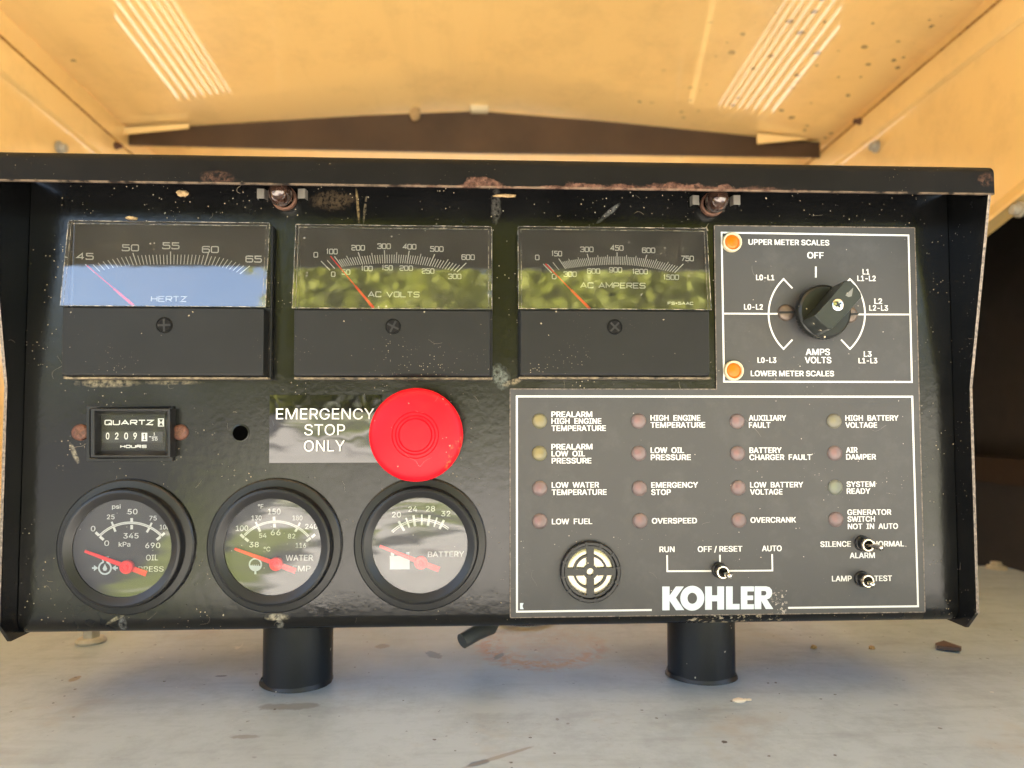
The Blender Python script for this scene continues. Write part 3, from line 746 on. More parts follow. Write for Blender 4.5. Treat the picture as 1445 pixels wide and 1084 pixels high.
# lower frame, broken for the maker's name
line(mb, [(919.8, 860.9), (729.5, 863.3), (729.3, 559.5), (1287.3, 559.9), (1295.5, 855.6), (1112.3, 857.9)], 2.7, YT)
line(mb, [(941.4, 783.6), (941.6, 806.2), (1007, 805.9)], 2.3, YT); line(mb, [(1028, 805.7), (1090, 805.2), (1089.6, 782)], 2.3, YT); line(mb, [(1015.9, 783), (1016, 796)], 2.3, YT)
mb.build('border_line', M['white'], plate)
mb = MB()
B = .038; LEG = []
for t_ in (("UPPER METER SCALES",1056.2,1170.3,345.8,7.5),("OFF",1139.2,1162.4,364.7,8.6),("L0-L1",1067,1092.6,395.4,7.4),("L1",1217.3,1226.9,387.3,7.4),("L1-L2",1209.9,1235.8,396.6,7.4),
  ("L0-L2",1050,1076.6,436.9,7.4),("L2",1233.9,1244.9,428.8,7.4),("L2-L3",1226.7,1253.1,438.4,7.4),("L0-L3",1069.1,1095.5,512,7.4),("AMPS",1137,1171.3,501,8.6),("VOLTS",1135.8,1173.2,512.5,8.6),
  ("L3",1219,1230,503.4,7.4),("L1-L3",1211.6,1238,512.7,7.4),("LOWER METER SCALES",1059.5,1177,530.9,7.5),
  ("PREALARM",778.1,835.8,588.6,7.6),("HIGH  ENGINE",778.1,848.7,598.1,7.6),("TEMPERATURE",778.1,855.1,608.1,7.6),
  ("PREALARM",778.1,836,634.3,7.6),("LOW  OIL",778.3,825.6,644,7.6),("PRESSURE",778.5,834.6,654,7.6),
  ("LOW  WATER",778.5,845.4,688.2,7.6),("TEMPERATURE",778.5,856.1,698.4,7.6),("LOW  FUEL",778.7,835.8,739.7,7.6),
  ("HIGH  ENGINE",918,988.4,593.6,7.6),("TEMPERATURE",918,995.2,603.5,7.6),("LOW  OIL",918.2,965.3,639.2,7.6),("PRESSURE",918.4,974.9,649.2,7.6),
  ("EMERGENCY",919,985.1,688.2,7.6),("STOP",919,946.7,698.4,7.6),("OVERSPEED",919.9,983.6,738.7,7.6),
  ("AUXILIARY",1056.7,1109.4,593.6,7.5),("FAULT",1056.9,1087.3,603.6,7.5),("BATTERY",1057.6,1103,639.2,7.5),("CHARGER  FAULT",1057.6,1145.5,649,7.5),
  ("LOW  BATTERY",1058.5,1133.5,687.9,7.5),("VOLTAGE",1058.5,1104.3,697.9,7.5),("OVERCRANK",1059.1,1123.4,737.5,7.5),
  ("HIGH  BATTERY",1192.9,1268,593.6,7.4),("VOLTAGE",1193.1,1237.8,603.6,7.4),("AIR",1194,1210.2,638.8,7.4),("DAMPER",1194,1236.3,648.5,7.4),
  ("SYSTEM",1194.7,1235,687,7.4),("READY",1194.9,1228.3,696.8,7.4),("GENERATOR",1195.8,1257.8,726.5,7.4),("SWITCH",1196,1234.7,736.2,7.4),("NOT  IN  AUTO",1196.4,1267.3,746.4,7.4),
  ("SILENCE",1157.7,1200.8,771.6,7.5),("NORMAL",1231.8,1275.9,771.2,7.5),("ALARM",1199.1,1234.7,787.6,7.5),("LAMP",1174,1202,820.3,7.5),("TEST",1233.6,1258.9,819.9,7.5),
  ("RUN",930.6,952,779.1,7.7),("OFF / RESET",984.6,1047.6,778.6,7.7),("AUTO",1075.3,1103.2,777.8,7.7)):
    LEG.append(t_)
blocks = []
for t_ in LEG:                                  # lines that stand close under each other are one printed legend
    if blocks and abs(t_[1]-blocks[-1][-1][1]) < 16 and 0 < t_[3]-blocks[-1][-1][3] < 12.5: blocks[-1].append(t_)
    else: blocks.append([t_])
for bl in blocks:
    mb = MB()
    for t_ in bl: text(mb, *t_, YT, B)
    mb.build('legend', M['white'], plate)
# maker's name in very heavy letters
def poly_uv(mb, pts, y, mi=0):
    b = len(mb.v)
    for a_, b_ in pts: mb.v.append(tuple(map(float, P(a_, b_, y))))
    mb.f.append(list(range(b, b+len(pts)))); mb.m.append(mi)
def L_(x0, x1, pts, vt=None):
    # letter cell measured in the photograph, baseline sloping a little to the right
    def f(px, pz):
        u = x0+(x1-x0)*px; base = 861.4-(u-934.6)*.0125; capv = 827.8-(u-934.6)*.0022
        return (u, base+(capv-base)*pz)
    return [f(*p) for p in pts]
K1 = [(0,0),(0,1),(.34,1),(.34,0)]
def letter(x0, x1, polys, build=True):
    mb = MB() if build else LM
    for q in polys: poly_uv(mb, L_(x0, x1, q), YT-.00002)
    if build: mb.build('maker_letter', M['cool'], plate)
letter(934.6, 965.6, [[(0,0),(0,1),(.33,1),(.33,.62),(.33,.36),(.33,0)], [(.33,.62),(.62,1),(.98,1),(.62,.53),(1.0,0),(.62,0),(.33,.40)]])
LM = MB()
def ring(x0, x1, t=.30, n=36):
    rows = []
    for k in (1, 0):
        rows.append([])
        for i in range(n):
            a_ = 2*math.pi*i/n; rx, rz = (.5, .53) if k else (.5-t, .53-t*.98)
            rows[-1].append((.5+rx*math.cos(a_), .5+rz*math.sin(a_)))
    o, i_ = rows
    for j in range(n):
        k = (j+1) % n; letter(x0, x1, [[o[j], o[k], i_[k], i_[j]]], False)
    LM.build('maker_letter', M['cool'], plate)
ring(960.0, 993.8)
letter(995, 1021.8, [[(0,0),(0,1),(.36,1),(.36,0)], [(.64,0),(.64,1),(1,1),(1,0)], [(.36,.36),(.36,.62),(.64,.62),(.64,.36)]])
letter(1024.4, 1043.6, [[(0,0),(0,1),(.50,1),(.50,.24),(1,.24),(1,0)]])
letter(1045.4, 1063.8, [[(0,0),(0,1),(.5,1),(.5,0)], [(.5,.78),(.5,1),(1,1),(1,.78)], [(.5,.40),(.5,.60),(.95,.60),(.95,.40)], [(.5,0),(.5,.22),(1,.22),(1,0)]])
letter(1064.8, 1091.2, [[(0,0),(0,1),(.36,1),(.36,0)], [(.36,.80),(.36,1),(.62,1),(.80,.96),(.92,.84),(.94,.70),(.90,.56),(.78,.46),(.60,.42),(.36,.42),(.36,.60),(.55,.60),(.62,.65),(.63,.72),(.60,.78),(.53,.80)], [(.36,.418),(.60,.418),(.66,.43),(1,0),(.60,0),(.36,.36)]])
mb = MB(); poly_uv(mb, [(733.8, 859.8), (733.8, 851), (738.8, 851), (737.3, 855.3), (738.9, 859.8)], YT)
mb.build('maker_mark', M['cool'], plate)

# ------------------------------------------------------------------ the three square meters
def interp(vals, pts, x):
    """smooth curve through the measured points"""
    vals = np.array(vals, float); pts = np.array(pts, float)
    return np.array([np.polyval(np.polyfit(vals, pts[:, j], min(4, len(vals)-1)), x) for j in range(pts.shape[1])])
def meter(label, cover, base_r, split, lowv, screw, ptr, ticks, words, screw_rot):
    (uL, uR, vT), (vSL, vSR) = cover, split
    yt, yb, yl = -.0074, -.0122, -.0112
    um = (uL+uR)/2
    X0, X1 = float(P(uL, vSL, yb)[0]), float(P(uR, vSR, yb)[0])
    ZT = float(P(um, vT, yt)[2]); ZS = float(P(um, (vSL+vSR)/2, yb)[2]); ZB = float(P(um, lowv, yl)[2])
    mb = MB()
    # case: back frame, a little larger, plus the shelf behind the lower cover
    mb.box(X0+.0006, X1+.0004, -.0036, 0, ZB-.0012, ZT-.0004)
    body = tag(mb.build('panel_meter', M['mblack'], pan, bevel=.0005), label=label)
    mb = MB(); mb.box(X0+.0010, X1-.0008, -.0040, -.0036, ZS-.001, ZT-.0010); mb.build('dial_face', M['mface'], body)
    mb = MB(); mb.prismx([(-.0036, ZB), (-.0036, ZS-.0004), (yl-.0004, ZS-.0004), (yl, ZB+.0012), (yl+.0006, ZB)], X0+.0009, X1-.0009)
    mb.build('lower_cover', M['mblack'], body, bevel=.0004)
    # bottom ledge
    mb = MB(); mb.box(X0+.0004, X1+.0002, -.0085, -.0037, ZB-.0013, ZB-.0003, 0); mb.build('case_ledge', M['ledge'], body, bevel=.0002)
    # clear cover: front sheet leaning forward, top and side walls, visible edges
    mb = MB(); t = .0014
    F = [(X0, yb, ZS), (X1, yb, ZS), (X1-.0003, yt, ZT), (X0+.0003, yt, ZT)]
    mb.face(F)
    mb.face([(X0, yb, ZS), (X0+.0003, yt, ZT), (X0+.0003, -.0036, ZT), (X0, -.0036, ZS)]); mb.face([(X1, yb, ZS), (X1, -.0036, ZS), (X1-.0003, -.0036, ZT), (X1-.0003, yt, ZT)])
    mb.face([(X0+.0003, yt, ZT), (X1-.0003, yt, ZT), (X1-.0003, -.0036, ZT), (X0+.0003, -.0036, ZT)])
    # inside of the walls (sheet thickness) and lighter, scuffed edges
    def fpt(x, z):
        k = (z-ZS)/(ZT-ZS); return (x, yb+(yt-yb)*k-.00006, z)
    def rim(x0, x1, z0, z1, mi=1): mb.face([fpt(x0, z0), fpt(x1, z0), fpt(x1, z1), fpt(x0, z1)], mi)
    wE = .00030
    rim(X0+.0003, X1-.0003, ZT-wE, ZT); rim(X0+t, X1-t, ZT-t-wE*.7, ZT-t)
    rim(X0, X0+wE, ZS+wE, ZT-wE); rim(X1-wE, X1, ZS+wE, ZT-wE); rim(X0, X1, ZS, ZS+wE)
    rim(X0+t, X0+t+wE*.6, ZS+wE, ZT-t-wE*.7); rim(X1-t-wE*.6, X1-t, ZS+wE, ZT-t-wE*.7)
    cov = mb.build('clear_cover', [M['clear'], M['edge']], body)
    # dial lettering, ticks
    yf = -.0043
    for grp in ([w_ for w_ in words if w_[0].isdigit()], [w_ for w_ in words if not w_[0].isdigit()]):
        mb = MB()
        for w_ in grp: wide(mb, *w_[:5], yf, *(w_[5:] or ()))
        mb.build('scale_numbers' if grp[0][0].isdigit() else 'unit_name', M['white'], body)
    mb = MB()
    for a_, b_, wpx in ticks: line(mb, [a_, b_], wpx, yf)
    mb.build('scale_marks', M['white'], body)
    # pointer: a slim blade
    (ua, va), (ub, vb) = ptr; A = P(ua, va, -.0052); B_ = P(ub, vb, -.0052)
    d = (B_-A)/np.linalg.norm(B_-A); nrm = np.array([-d[2], 0, d[0]])
    mb = MB(); C2 = A+(B_-A)*.58
    for (p_, wa), (q_, wb) in (((A, .00022), (C2, .00025)), ((C2, .00048), (B_, .00060))):
        top_ = [p_+nrm*wa, p_-nrm*wa, q_-nrm*wb, q_+nrm*wb]
        mb.grid([[tuple(v) for v in top_], [tuple(v+np.array([0, .0003, 0])) for v in top_]], True, 0, True, True)
    mb.build('pointer', M['needle'], body)
    # zero-adjust screw with cross slot
    us, vs2, rs = screw; c = P(us, vs2, yl-.0004); r_ = rs*.000312
    mb = MB(); mb.lathe([(r_*1.16, .0006), (r_*1.16, -.0003), (r_*1.06, -.0004), (r_*1.03, .0002), (r_, .0002), (r_*.99, -.0004), (.0001, -.0004)], c[0], c[2], 40, c[1])
    s_ = mb.build('adjusting_screw', M['scr'], body, smooth=35)
    mb = MB()
    for k in (0, 1):
        a_ = screw_rot+k*math.pi/2; e = np.array([math.cos(a_), 0, math.sin(a_)])*r_*.92; n2 = np.array([-math.sin(a_), 0, math.cos(a_)])*r_*.15
        y_ = c[1]-.00046-k*2e-5
        mb.face([(c[0]+v[0], y_, c[2]+v[2]) for v in (-e-n2, e-n2, e+n2, -e+n2)])
    mb.build('cross_slot', M['rubber'], s_)
    return body
def conv(x0, y0, k): return lambda x, y: (x0+x/k, y0+y/k)
def ticks_for(cv, vals, bots, dirs, fine, medium, dense_from, lmin, lmed, lmaj, majors, extra=()):
    out = []
    n = int(round((vals[-1]-vals[0])/fine))
    for i in range(n+1):
        v = vals[0]+i*fine
        isM = any(abs(v-q) < 1e-6 for q in majors); isX = any(abs(v-q) < 1e-6 for q in extra)
        if v < dense_from-1e-6 and not (isM or isX): continue
        b = interp(vals, bots, v); d = interp(vals, dirs, v); d = d/np.linalg.norm(d)
        med = abs((v/medium)-round(v/medium)) < 1e-6
        L = lmaj if isM else (lmed if med or isX else lmin)
        a_ = cv(*b); c = cv(*(b+d*L))
        out.append((a_, c, 1.35 if isM else 1.05))
    return out
c1 = conv(60, 290, 4.129)
vals = [45, 50, 55, 60, 65]
t1 = ticks_for(c1, vals, [(304,393),(550,347),(746,343),(945,346),(1150,399)], [(-48,-44),(-23,-68),(0,-78),(20,-63),(68,-55)], .5, 1000, 45, 56, 56, 74, vals)
meter('square meter reading hertz from 45 to 65', (84.2, 374.9, 312.5), 387, (431.2, 434.1), 530.4, (231.9, 459, 9.6), (c1(258, 350), c1(530, 583)), t1,
      [("45",107.7,132.2,366.8,9.8,1.5),("50",171.7,196.1,354.7,9.8,1.5),("55",228.8,253.3,351.8,9.8,1.5),("60",284.8,308.7,357.1,9.8,1.5),("65",346.3,369.5,370.6,9.8,1.5),("HERTZ",213,263.4,426.1,8.2,1.2)], 0.05)
c2 = conv(390, 290, 4.129)
vals = [0, 100, 200, 300, 400, 500, 600]
t2 = ticks_for(c2, vals, [(313,378),(383,358),(503,345),(633,336),(760,340),(893,353),(1052,388)], [(-63,-65),(-52,-66),(-24,-77),(-5,-73),(13,-75),(30,-68),(61,-60)], 10, 50, 100, 50, 64, 76, vals, (50,))
meter('square meter reading AC volts', (411.8, 694.4, 317.8), 700, (434.1, 437.7), 531, (554.7, 461, 9.4), (c2(315, 295), c2(566, 597)), t2,
      [("0",442.3,448.9,363.6,7.9),("100",460.2,476.5,359,7.9),("200",495.8,515,353.7,7.9),("300",532.4,551.5,351.5,7.9),("400",568.3,587.6,352.2,7.9),("500",606.8,625.9,355.4,7.9),("600",651.1,670,367,7.9),
       ("0",467,473.3,390.8,7.6),("50",482,494.4,387.8,7.6),("100",509.2,525.9,382.8,7.6),("150",538.5,554.2,381.8,7.6),("200",563.7,582.8,382.3,7.6),("250",595.1,613,386.4,7.6),("300",632.4,651.1,393.9,7.6),("AC VOLTS",519.1,592,419.6,8.2,1.35)], 1.1)
c3 = conv(700, 290, 4.129)
vals = [0, 150, 300, 450, 600, 750]
t3 = ticks_for(c3, vals, [(325,393),(404,369),(553,352),(702,345),(858,357),(1040,392)], [(-63,-65),(-42,-62),(-20,-70),(1,-73),(22,-70),(55,-55)], 10, 50, 150, 48, 58, 72, vals, (50, 100))
meter('square meter reading AC amperes', (731.4, 1004, 320.6), 1008, (436, 437.4), 530.4, (867.5, 461.5, 9.4), (c3(288, 340), c3(548, 604)), t3,
      [("0",755,761.3,367.3,7.8),("150",778,793.2,361.9,7.8),("300",818.7,837.6,355.9,7.8),("450",861.3,879.9,353.9,7.8),("600",905.9,924.7,357.3,7.8),("750",960.8,979.2,368.7,7.8),
       ("0",778.7,785.3,394.1,7.6),("300",795.2,813.8,390.8,7.6),("600",828.4,847,386.4,7.6),("900",859.4,878,384.7,7.6),("1200",892,914.3,387.1,7.6),("1500",936.1,958.2,395.1,7.6),("AC AMPERES",818.7,910.9,407,8.2,1.35),("FS=5AAC",942.2,978.3,430.2,4.2,.9)], .8)

# ------------------------------------------------------------------ the three round gauges
def gauge(label, cen, cv, words, arcdef, ticks, needle, icon):
    cx, cz = float(cen[0]), float(cen[1])
    Rr = .0296
    body_prof = [(Rr, -.0001), (Rr, -.0016), (Rr-.0006, -.0021), (.0262, -.0024), (.0258, -.0030), (.0256, -.0058), (.0252, -.0064), (.0243, -.0066), (.0232, -.0062), (.0216, -.0052), (.0211, -.0050), (.0211, -.0042), (.0235, -.0010), (.0240, -.0001)]
    mb = MB(); mb.lathe(body_prof, cx, cz, 96)
    b = tag(mb.build('round_gauge', M['bezel'], pan, smooth=28), label=label)
    mb = MB(); mb.lathe([(.0236, -.0003), (.0236, -.0006), (.00001, -.0006)], cx, cz, 72); mb.build('dial', M['dial'], b)
    mb = MB(); rows = [(.0212, -.0046), (.018, -.0047), (.012, -.00478), (.006, -.00482), (.00001, -.00484)]
    mb.lathe(rows, cx, cz, 72); mb.build('lens', M['glass'], b, smooth=60)
    y = -.00072
    mb = MB()
    for s, x0, x1, v, cap in words:
        a_ = cv(x0, v); c = cv(x1, v); text(mb, s, a_[0], c[0], a_[1], cap/5.164, y, .012)
    mb.build('lettering', M['white'], b)
    mb = MB(); (ax, ay, rad, a0, a1, lw, gp) = arcdef
    for dr in (-gp, gp):
        line(mb, [cv(ax+(rad+dr)*math.cos(math.radians(a0+(a1-a0)*k/40)), ay-(rad+dr)*math.sin(math.radians(a0+(a1-a0)*k/40))) for k in range(41)], lw, y)
    for k, (p_, q_, wpx) in enumerate(ticks): line(mb, [cv(*p_), cv(*q_)], wpx, y-1e-5*(1+k % 2))
    mb.build('scale_marks', M['white'], b)
    mb = MB(); icon(mb, cv, y-.00002); mb.build('symbol', M['cool'], b)
    # needle with its hub
    tip, hub, tail = (cv(*p_) for p_ in needle)
    yn = -.0022
    T, Hb, E_ = P(*tip, yn), P(*hub, yn), P(*tail, yn)
    mb = MB(); d = (E_-T)/np.linalg.norm(E_-T); nr = np.array([-d[2], 0, d[0]])
    out = [T+nr*.0006-d*.0000, T-nr*.0006, Hb-nr*.0011, E_-nr*.0013, E_+nr*.0013, Hb+nr*.0011]
    mb.grid([[tuple(v) for v in out], [tuple(v+np.array([0, .0005, 0])) for v in out]], True, 0, True, True)
    nd = mb.build('needle', M['needle'], b, bevel=.00015)
    mb = MB(); mb.lathe([(.0029, .0012), (.0030, -.0006), (.0027, -.0010), (.0018, -.0011), (.0016, -.0008), (.0010, -.0008), (.0008, -.0011), (.00001, -.0012)], float(Hb[0]), float(Hb[2]), 40, yn)
    mb.build('needle_hub', M['needle'], nd, smooth=35)
    return b
def disc(mb, cv, cx, cy, r, y, n=24, a0=0, a1=360):
    mb.face([tuple(P(*cv(cx+r*math.cos(math.radians(a0+(a1-a0)*k/n)), cy-r*math.sin(math.radians(a0+(a1-a0)*k/n))), y)) for k in range(n)])
def circ(cv, cx, cy, r, a0=0, a1=360, n=32): return [cv(cx+r*math.cos(math.radians(a0+(a1-a0)*k/n)), cy-r*math.sin(math.radians(a0+(a1-a0)*k/n))) for k in range(n+1)]
def icon_oil(mb, cv, y):
    line(mb, circ(cv, 403, 680, 44, 105, 435), 2.2, y)
    line(mb, [cv(392, 640), cv(382, 600), cv(432, 600)], 2.0, y-1e-5); line(mb, [cv(418, 638), cv(424, 608)], 1.8, y-2e-5)
    mb.face([tuple(P(*cv(*q), y)) for q in ((403, 648), (420, 685), (412, 700), (394, 700), (386, 685))])
    for s in (1, -1):
        x = 403+s*62; mb.face([tuple(P(*cv(*q), y)) for q in ((x-s*12, 680), (x+s*18, 658), (x+s*18, 702))]); line(mb, [cv(x+s*6, 680), cv(x+s*32, 680)], 2.4, y-3e-5)
def icon_temp(mb, cv, y):
    line(mb, circ(cv, 415, 655, 43), 2.1, y, False)
    disc(mb, cv, 415, 660, 42, y-1e-5, 24, 180, 360)
    line(mb, [cv(415, 695), cv(415, 725)], 2.6, y-3e-5)
    for k in range(4): line(mb, [cv(392+k*15, 655), cv(392+k*15, 672)], .9, y-2e-5, mi=1)
def icon_batt(mb, cv, y):
    mb.face([tuple(P(*cv(*q), y)) for q in ((310, 592), (455, 592), (455, 690), (310, 690))])
    for x in (318, 428): mb.face([tuple(P(*cv(*q), y)) for q in ((x, 591), (x, 566), (x+24, 566), (x+24, 591))])
    line(mb, [cv(318, 604), cv(340, 604)], .8, y-2e-5, mi=1)
def rim_center(a, ra, b_):
    q = P(a[0], a[1], -.0012); w_ = P(b_[0], b_[1], -.0058); return ((q[0]+w_[0])/2, (q[2]+w_[2])/2)
g1 = conv(70, 670, 5.164)
gauge('round oil pressure gauge in psi and kPa', rim_center((177.7, 772), 95, (170.7, 774.4)), g1,
  [("psi",455,517,247,30),("50",568,640,288,38),("25",417,473,324,33),("75",726,780,333,33),("100",803,872,398,33),("0",300,333,412,38),("345",537,648,464,38),("0",398,433,518,38),("kPa",503,588,524,34),("690",697,806,534,38),("OIL",702,790,624,40),("PRESS",646,830,706,38)],
  (590, 664, 314, 136, 44, 1.4, 5), [((335,420),(360,443),3.6),((365,450),(394,475),3.6),((452,343),(464,372),2.6),((468,385),(480,415),3),((598,316),(598,346),3.6),((598,366),(598,398),3.6),((745,350),(733,374),2.6),((727,388),(708,420),3),((838,425),(815,445),3.4),((808,452),(780,475),3.6)],
  ((253,557),(563,672),(705,722)), icon_oil)
g2 = conv(280, 670, 5.164)
gauge('round water temperature gauge', rim_center((387.7, 770.2), 91, (383.8, 772.1)), g2,
  [("°F",433,473,247,32),("150",507,598,288,40),("130",387,460,332,34),("180",686,758,332,34),("100",272,362,409,38),("240",778,868,395,36),("54",442,496,460,34),("66",527,598,440,40),("82",651,706,465,34),("38",370,440,528,38),("116",708,784,533,36),("°C",475,523,558,32),("WATER",636,834,626,41),("TEMP",640,818,704,40)],
  (565, 655, 313, 137, 41, 1.4, 5), [((307,435),(333,460),3.6),((338,463),(365,485),3.6),((417,345),(432,374),2.6),((436,385),(450,415),3),((550,305),(552,335),3.6),((553,356),(555,385),3.6),((740,350),(728,374),2.6),((722,386),(705,415),3),((850,435),(824,457),3.6),((818,462),(785,485),3.6)],
  ((262,540),(567,650),(708,702)), icon_temp)
g3 = conv(490, 670, 5.164)
gauge('round battery voltage gauge from 20 to 32', rim_center((592.8, 768.5), 89.6, (592.6, 769.8)), g3,
  [("20",326,392,310,38),("24",444,510,269,38),("28",573,640,267,38),("32",685,752,303,38),("BATTERY",588,852,598,38)],
  (545, 642, 313, 134, 52, 1.2, 6), [((375,340),(415,408),3.4),((428,315),(453,385),2.2),((482,297),(494,375),3.4),((543,290),(543,368),2.2),((600,295),(588,372),3.4),((655,312),(632,380),2.2),((705,330),(672,395),3.4)],
  ((235,520),(537,640),(670,692)), icon_batt)

# ------------------------------------------------------------------ hour meter
ch = conv(80, 540, 4.516)
mb = MB()
def rect(mb, q, y0, y1, mi=0):
    (a_, b_), (c, d) = q; A = P(a_, b_, y1); B_ = P(c, d, y1); mb.box(float(A[0]), float(B_[0]), y1, y0, float(B_[2]), float(A[2]), mi)
def frame(mb, O, I0, I1, y0, y1, y2):
    """a rectangular frame: outer wall y0 to y1, flat front, inner wall sloping back to y2"""
    o = [(O[0], O[1]), (O[2], O[1]), (O[2], O[3]), (O[0], O[3])]; i0 = [(I0[0], I0[1]), (I0[2], I0[1]), (I0[2], I0[3]), (I0[0], I0[3])]; i1 = [(I1[0], I1[1]), (I1[2], I1[1]), (I1[2], I1[3]), (I1[0], I1[3])]
    r1 = [tuple(P(*p_, y1)) for p_ in o]; r0 = [(p_[0], y0, p_[2]) for p_ in r1]
    mb.grid([r0, r1, [tuple(P(*p_, y1)) for p_ in i0], [tuple(P(*p_, y2)) for p_ in i1]], True)
frame(mb, (*ch(188, 150), *ch(738, 502)), (*ch(206, 158), *ch(722, 488)), (*ch(212, 164), *ch(726, 482)), 0, -.0018, -.0016)
hm = tag(mb.build('hour_meter', M['bezel'], pan, bevel=.0004), label='small rectangular hour meter')
mb = MB(); frame(mb, (*ch(214, 166), *ch(722, 478)), (*ch(240, 180), *ch(708, 462)), (*ch(284, 203), *ch(692, 432)), 0, -.0062, -.0008)
mb.build('window_frame', M['bezel'], hm, bevel=.0003)
mb = MB(); frame_y = -.0007; A = P(*ch(270, 195), frame_y); B_ = P(*ch(700, 440), frame_y); mb.box(float(A[0]), float(B_[0]), frame_y, 0, float(B_[2]), float(A[2])); mb.build('counter_face', M['dial'], hm)
mb = MB(); A = P(*ch(292, 312), frame_y-.0004); B_ = P(*ch(676, 382), frame_y-.0004); mb.box(float(A[0]), float(B_[0]), frame_y-.0004, frame_y, float(B_[2]), float(A[2])); win = mb.build('digit_window', plain("digit_drum_black", (.03, .03, .032), .35), hm)
yw = frame_y-.0006
mb = MB()
for s, x0, x1, v, cap, lw in (("QUARTZ",304,618,271,34,1.5),("HOURS",405,573,417,20,1.15)):
    a_, b_ = ch(x0, v), ch(x1, v); wide(mb, s, a_[0], b_[0], a_[1], cap/4.516, yw, lw)
for s, x0, x1, v, cap in (("0",313,335,361,41),("2",371,393,361,41),("0",430,454,361,41),("9",488,510,361,41)):
    a_, b_ = ch(x0, v), ch(x1, v); text(mb, s, a_[0], b_[0], a_[1], cap/4.516, yw, .03)
line(mb, [ch(588, 345), ch(602, 345)], 1.0, yw); line(mb, [ch(606, 347), ch(642, 347)], .9, yw)
for s, x0, x1, v, cap in (("1",616,628,336,17),("10",606,642,369,16)):
    a_, b_ = ch(x0, v), ch(x1, v); text(mb, s, a_[0], b_[0], a_[1], cap/4.516, yw, .02)
mb.face([tuple(P(*ch(*q), yw)) for q in ((541, 320), (577, 320), (577, 373), (541, 373))])
mb.face([tuple(P(*ch(*q), yw)) for q in ((645, 228), (684, 228), (684, 280), (645, 280))])
mb.build('lettering', M['white'], hm)
mb = MB()
a_, b_ = ch(551, 366), ch(568, 366); text(mb, "1", a_[0], b_[0], a_[1], 40/4.516, yw-.0001, .03)
mb.face([tuple(P(*ch(*q), yw-.0001)) for q in ((652, 234), (678, 234), (665, 254))]); mb.face([tuple(P(*ch(*q), yw-.0001)) for q in ((665, 254), (678, 274), (652, 274))])
mb.build('dark_print', M['rubber'], hm)
mb = MB(); A = P(*ch(262, 186), -.0030); B_ = P(*ch(703, 448), -.0030); mb.face([(A[0], -.0030, B_[2]), (B_[0], -.0030, B_[2]), (B_[0], -.0030, A[2]), (A[0], -.0030, A[2])]); mb.build('window_pane', M['pane'], hm)
def screw(U, V, rpx, name, mat, parent, slot='cross', y=0.0, rot=.4, h=.0016):
    c = P(U, V, y-h*.6); r_ = rpx*(DIST+y)/FPX
    mb = MB(); mb.lathe([(r_, 0), (r_*.97, -h*.55), (r_*.75, -h*.9), (r_*.35, -h), (.00001, -h)], float(c[0]), float(c[2]), 36, y)
    o = mb.build(name, M[mat], parent, smooth=50)
    mb = MB()
    for k in range(2 if slot == 'cross' else 1):
        a_ = rot+k*math.pi/2; L = r_*(.55 if slot == 'cross' else .98); wd = r_*.13
        e = np.array([math.cos(a_), math.sin(a_)])*L; n_ = np.array([-math.sin(a_), math.cos(a_)])*wd; y_ = y-h-.00006-k*2e-5
        mb.face([(c[0]+q[0], y_, c[2]+q[1]) for q in (-e-n_, e-n_, e+n_, -e+n_)])
    mb.build('screw_slot', M['rubber'] if mat != 'rustscrew' else M['rust'], o)
    return o
screw(112.1, 610.4, 11.4, 'mounting_screw', 'rustscrew', hm, rot=.7)
screw(253.4, 610.2, 11.0, 'mounting_screw', 'rustscrew', hm, rot=.35)
# cable hole: its dark depth is painted on as a black disc
c = P(339.5, 611.3, 0); r_ = 10.3*DIST/FPX
mb = MB(); mb.lathe([(r_*1.22, 0), (r_*1.2, -.00035), (r_*1.02, -.0004), (r_, -.0001), (r_*.98, .0)], float(c[0]), float(c[2]), 40); ho = mb.build('empty_hole', M['black'], pan, smooth=40)
mb = MB(); mb.lathe([(r_*1.01, -.00012), (.00001, -.00010)], float(c[0]), float(c[2]), 40); n_ = NT("painted_hole_shade"); mb.build('hole_shade_disc', n_.done(n_.bsdf((.001, .001, .001), 1.0, 0, None, 0, 0)), ho)

# ------------------------------------------------------------------ emergency stop button and its sticker
c = P(587, 613.8, -.0235)
mb = MB()
pr = [(.0112, -.004), (.0112, -.0165), (.0150, -.0178), (.0186, -.0196), (.01955, -.0210), (.0198, -.0222), (.0195, -.0236), (.0186, -.0247), (.0172, -.0254), (.0140, -.0262), (.0098, -.0267), (.0096, -.0264), (.0094, -.0268), (.0084, -.0269), (.0081, -.0265), (.0078, -.0269), (.0071, -.02695), (.0068, -.0265), (.0065, -.0269), (.003, -.0270), (.00001, -.0270)]
mb.lathe(pr, float(c[0]), float(c[2]), 96)
es = tag(mb.build('emergency_button', M['red'], pan, smooth=50), label='large red mushroom stop button')
mb = MB(); mb.lathe([(.0140, 0), (.0140, -.0028), (.0130, -.0040), (.0105, -.0042)], float(c[0]), float(c[2]), 64); mb.build('button_collar', M['bezel'], es, smooth=35)
mb = MB(); A = P(381.2, 557.4, -.0003); B_ = P(538, 652.8, -.0003)
mb.prismx([(0, float(B_[2])), (-.0003, float(B_[2])), (-.0011, float(A[2])), (0, float(A[2]))], float(A[0]), float(B_[0]))
stk = mb.build('warning_sticker', M['sticker'], pan)
mb = MB()
for t_ in (("EMERGENCY",389.4,528,591.9,15.3),("STOP",429.4,486.9,614.3,15.5),("ONLY",428.9,486.5,637.1,15.5)): text(mb, *t_, -.00125, .0)
mb.build('lettering', M['white'], stk)

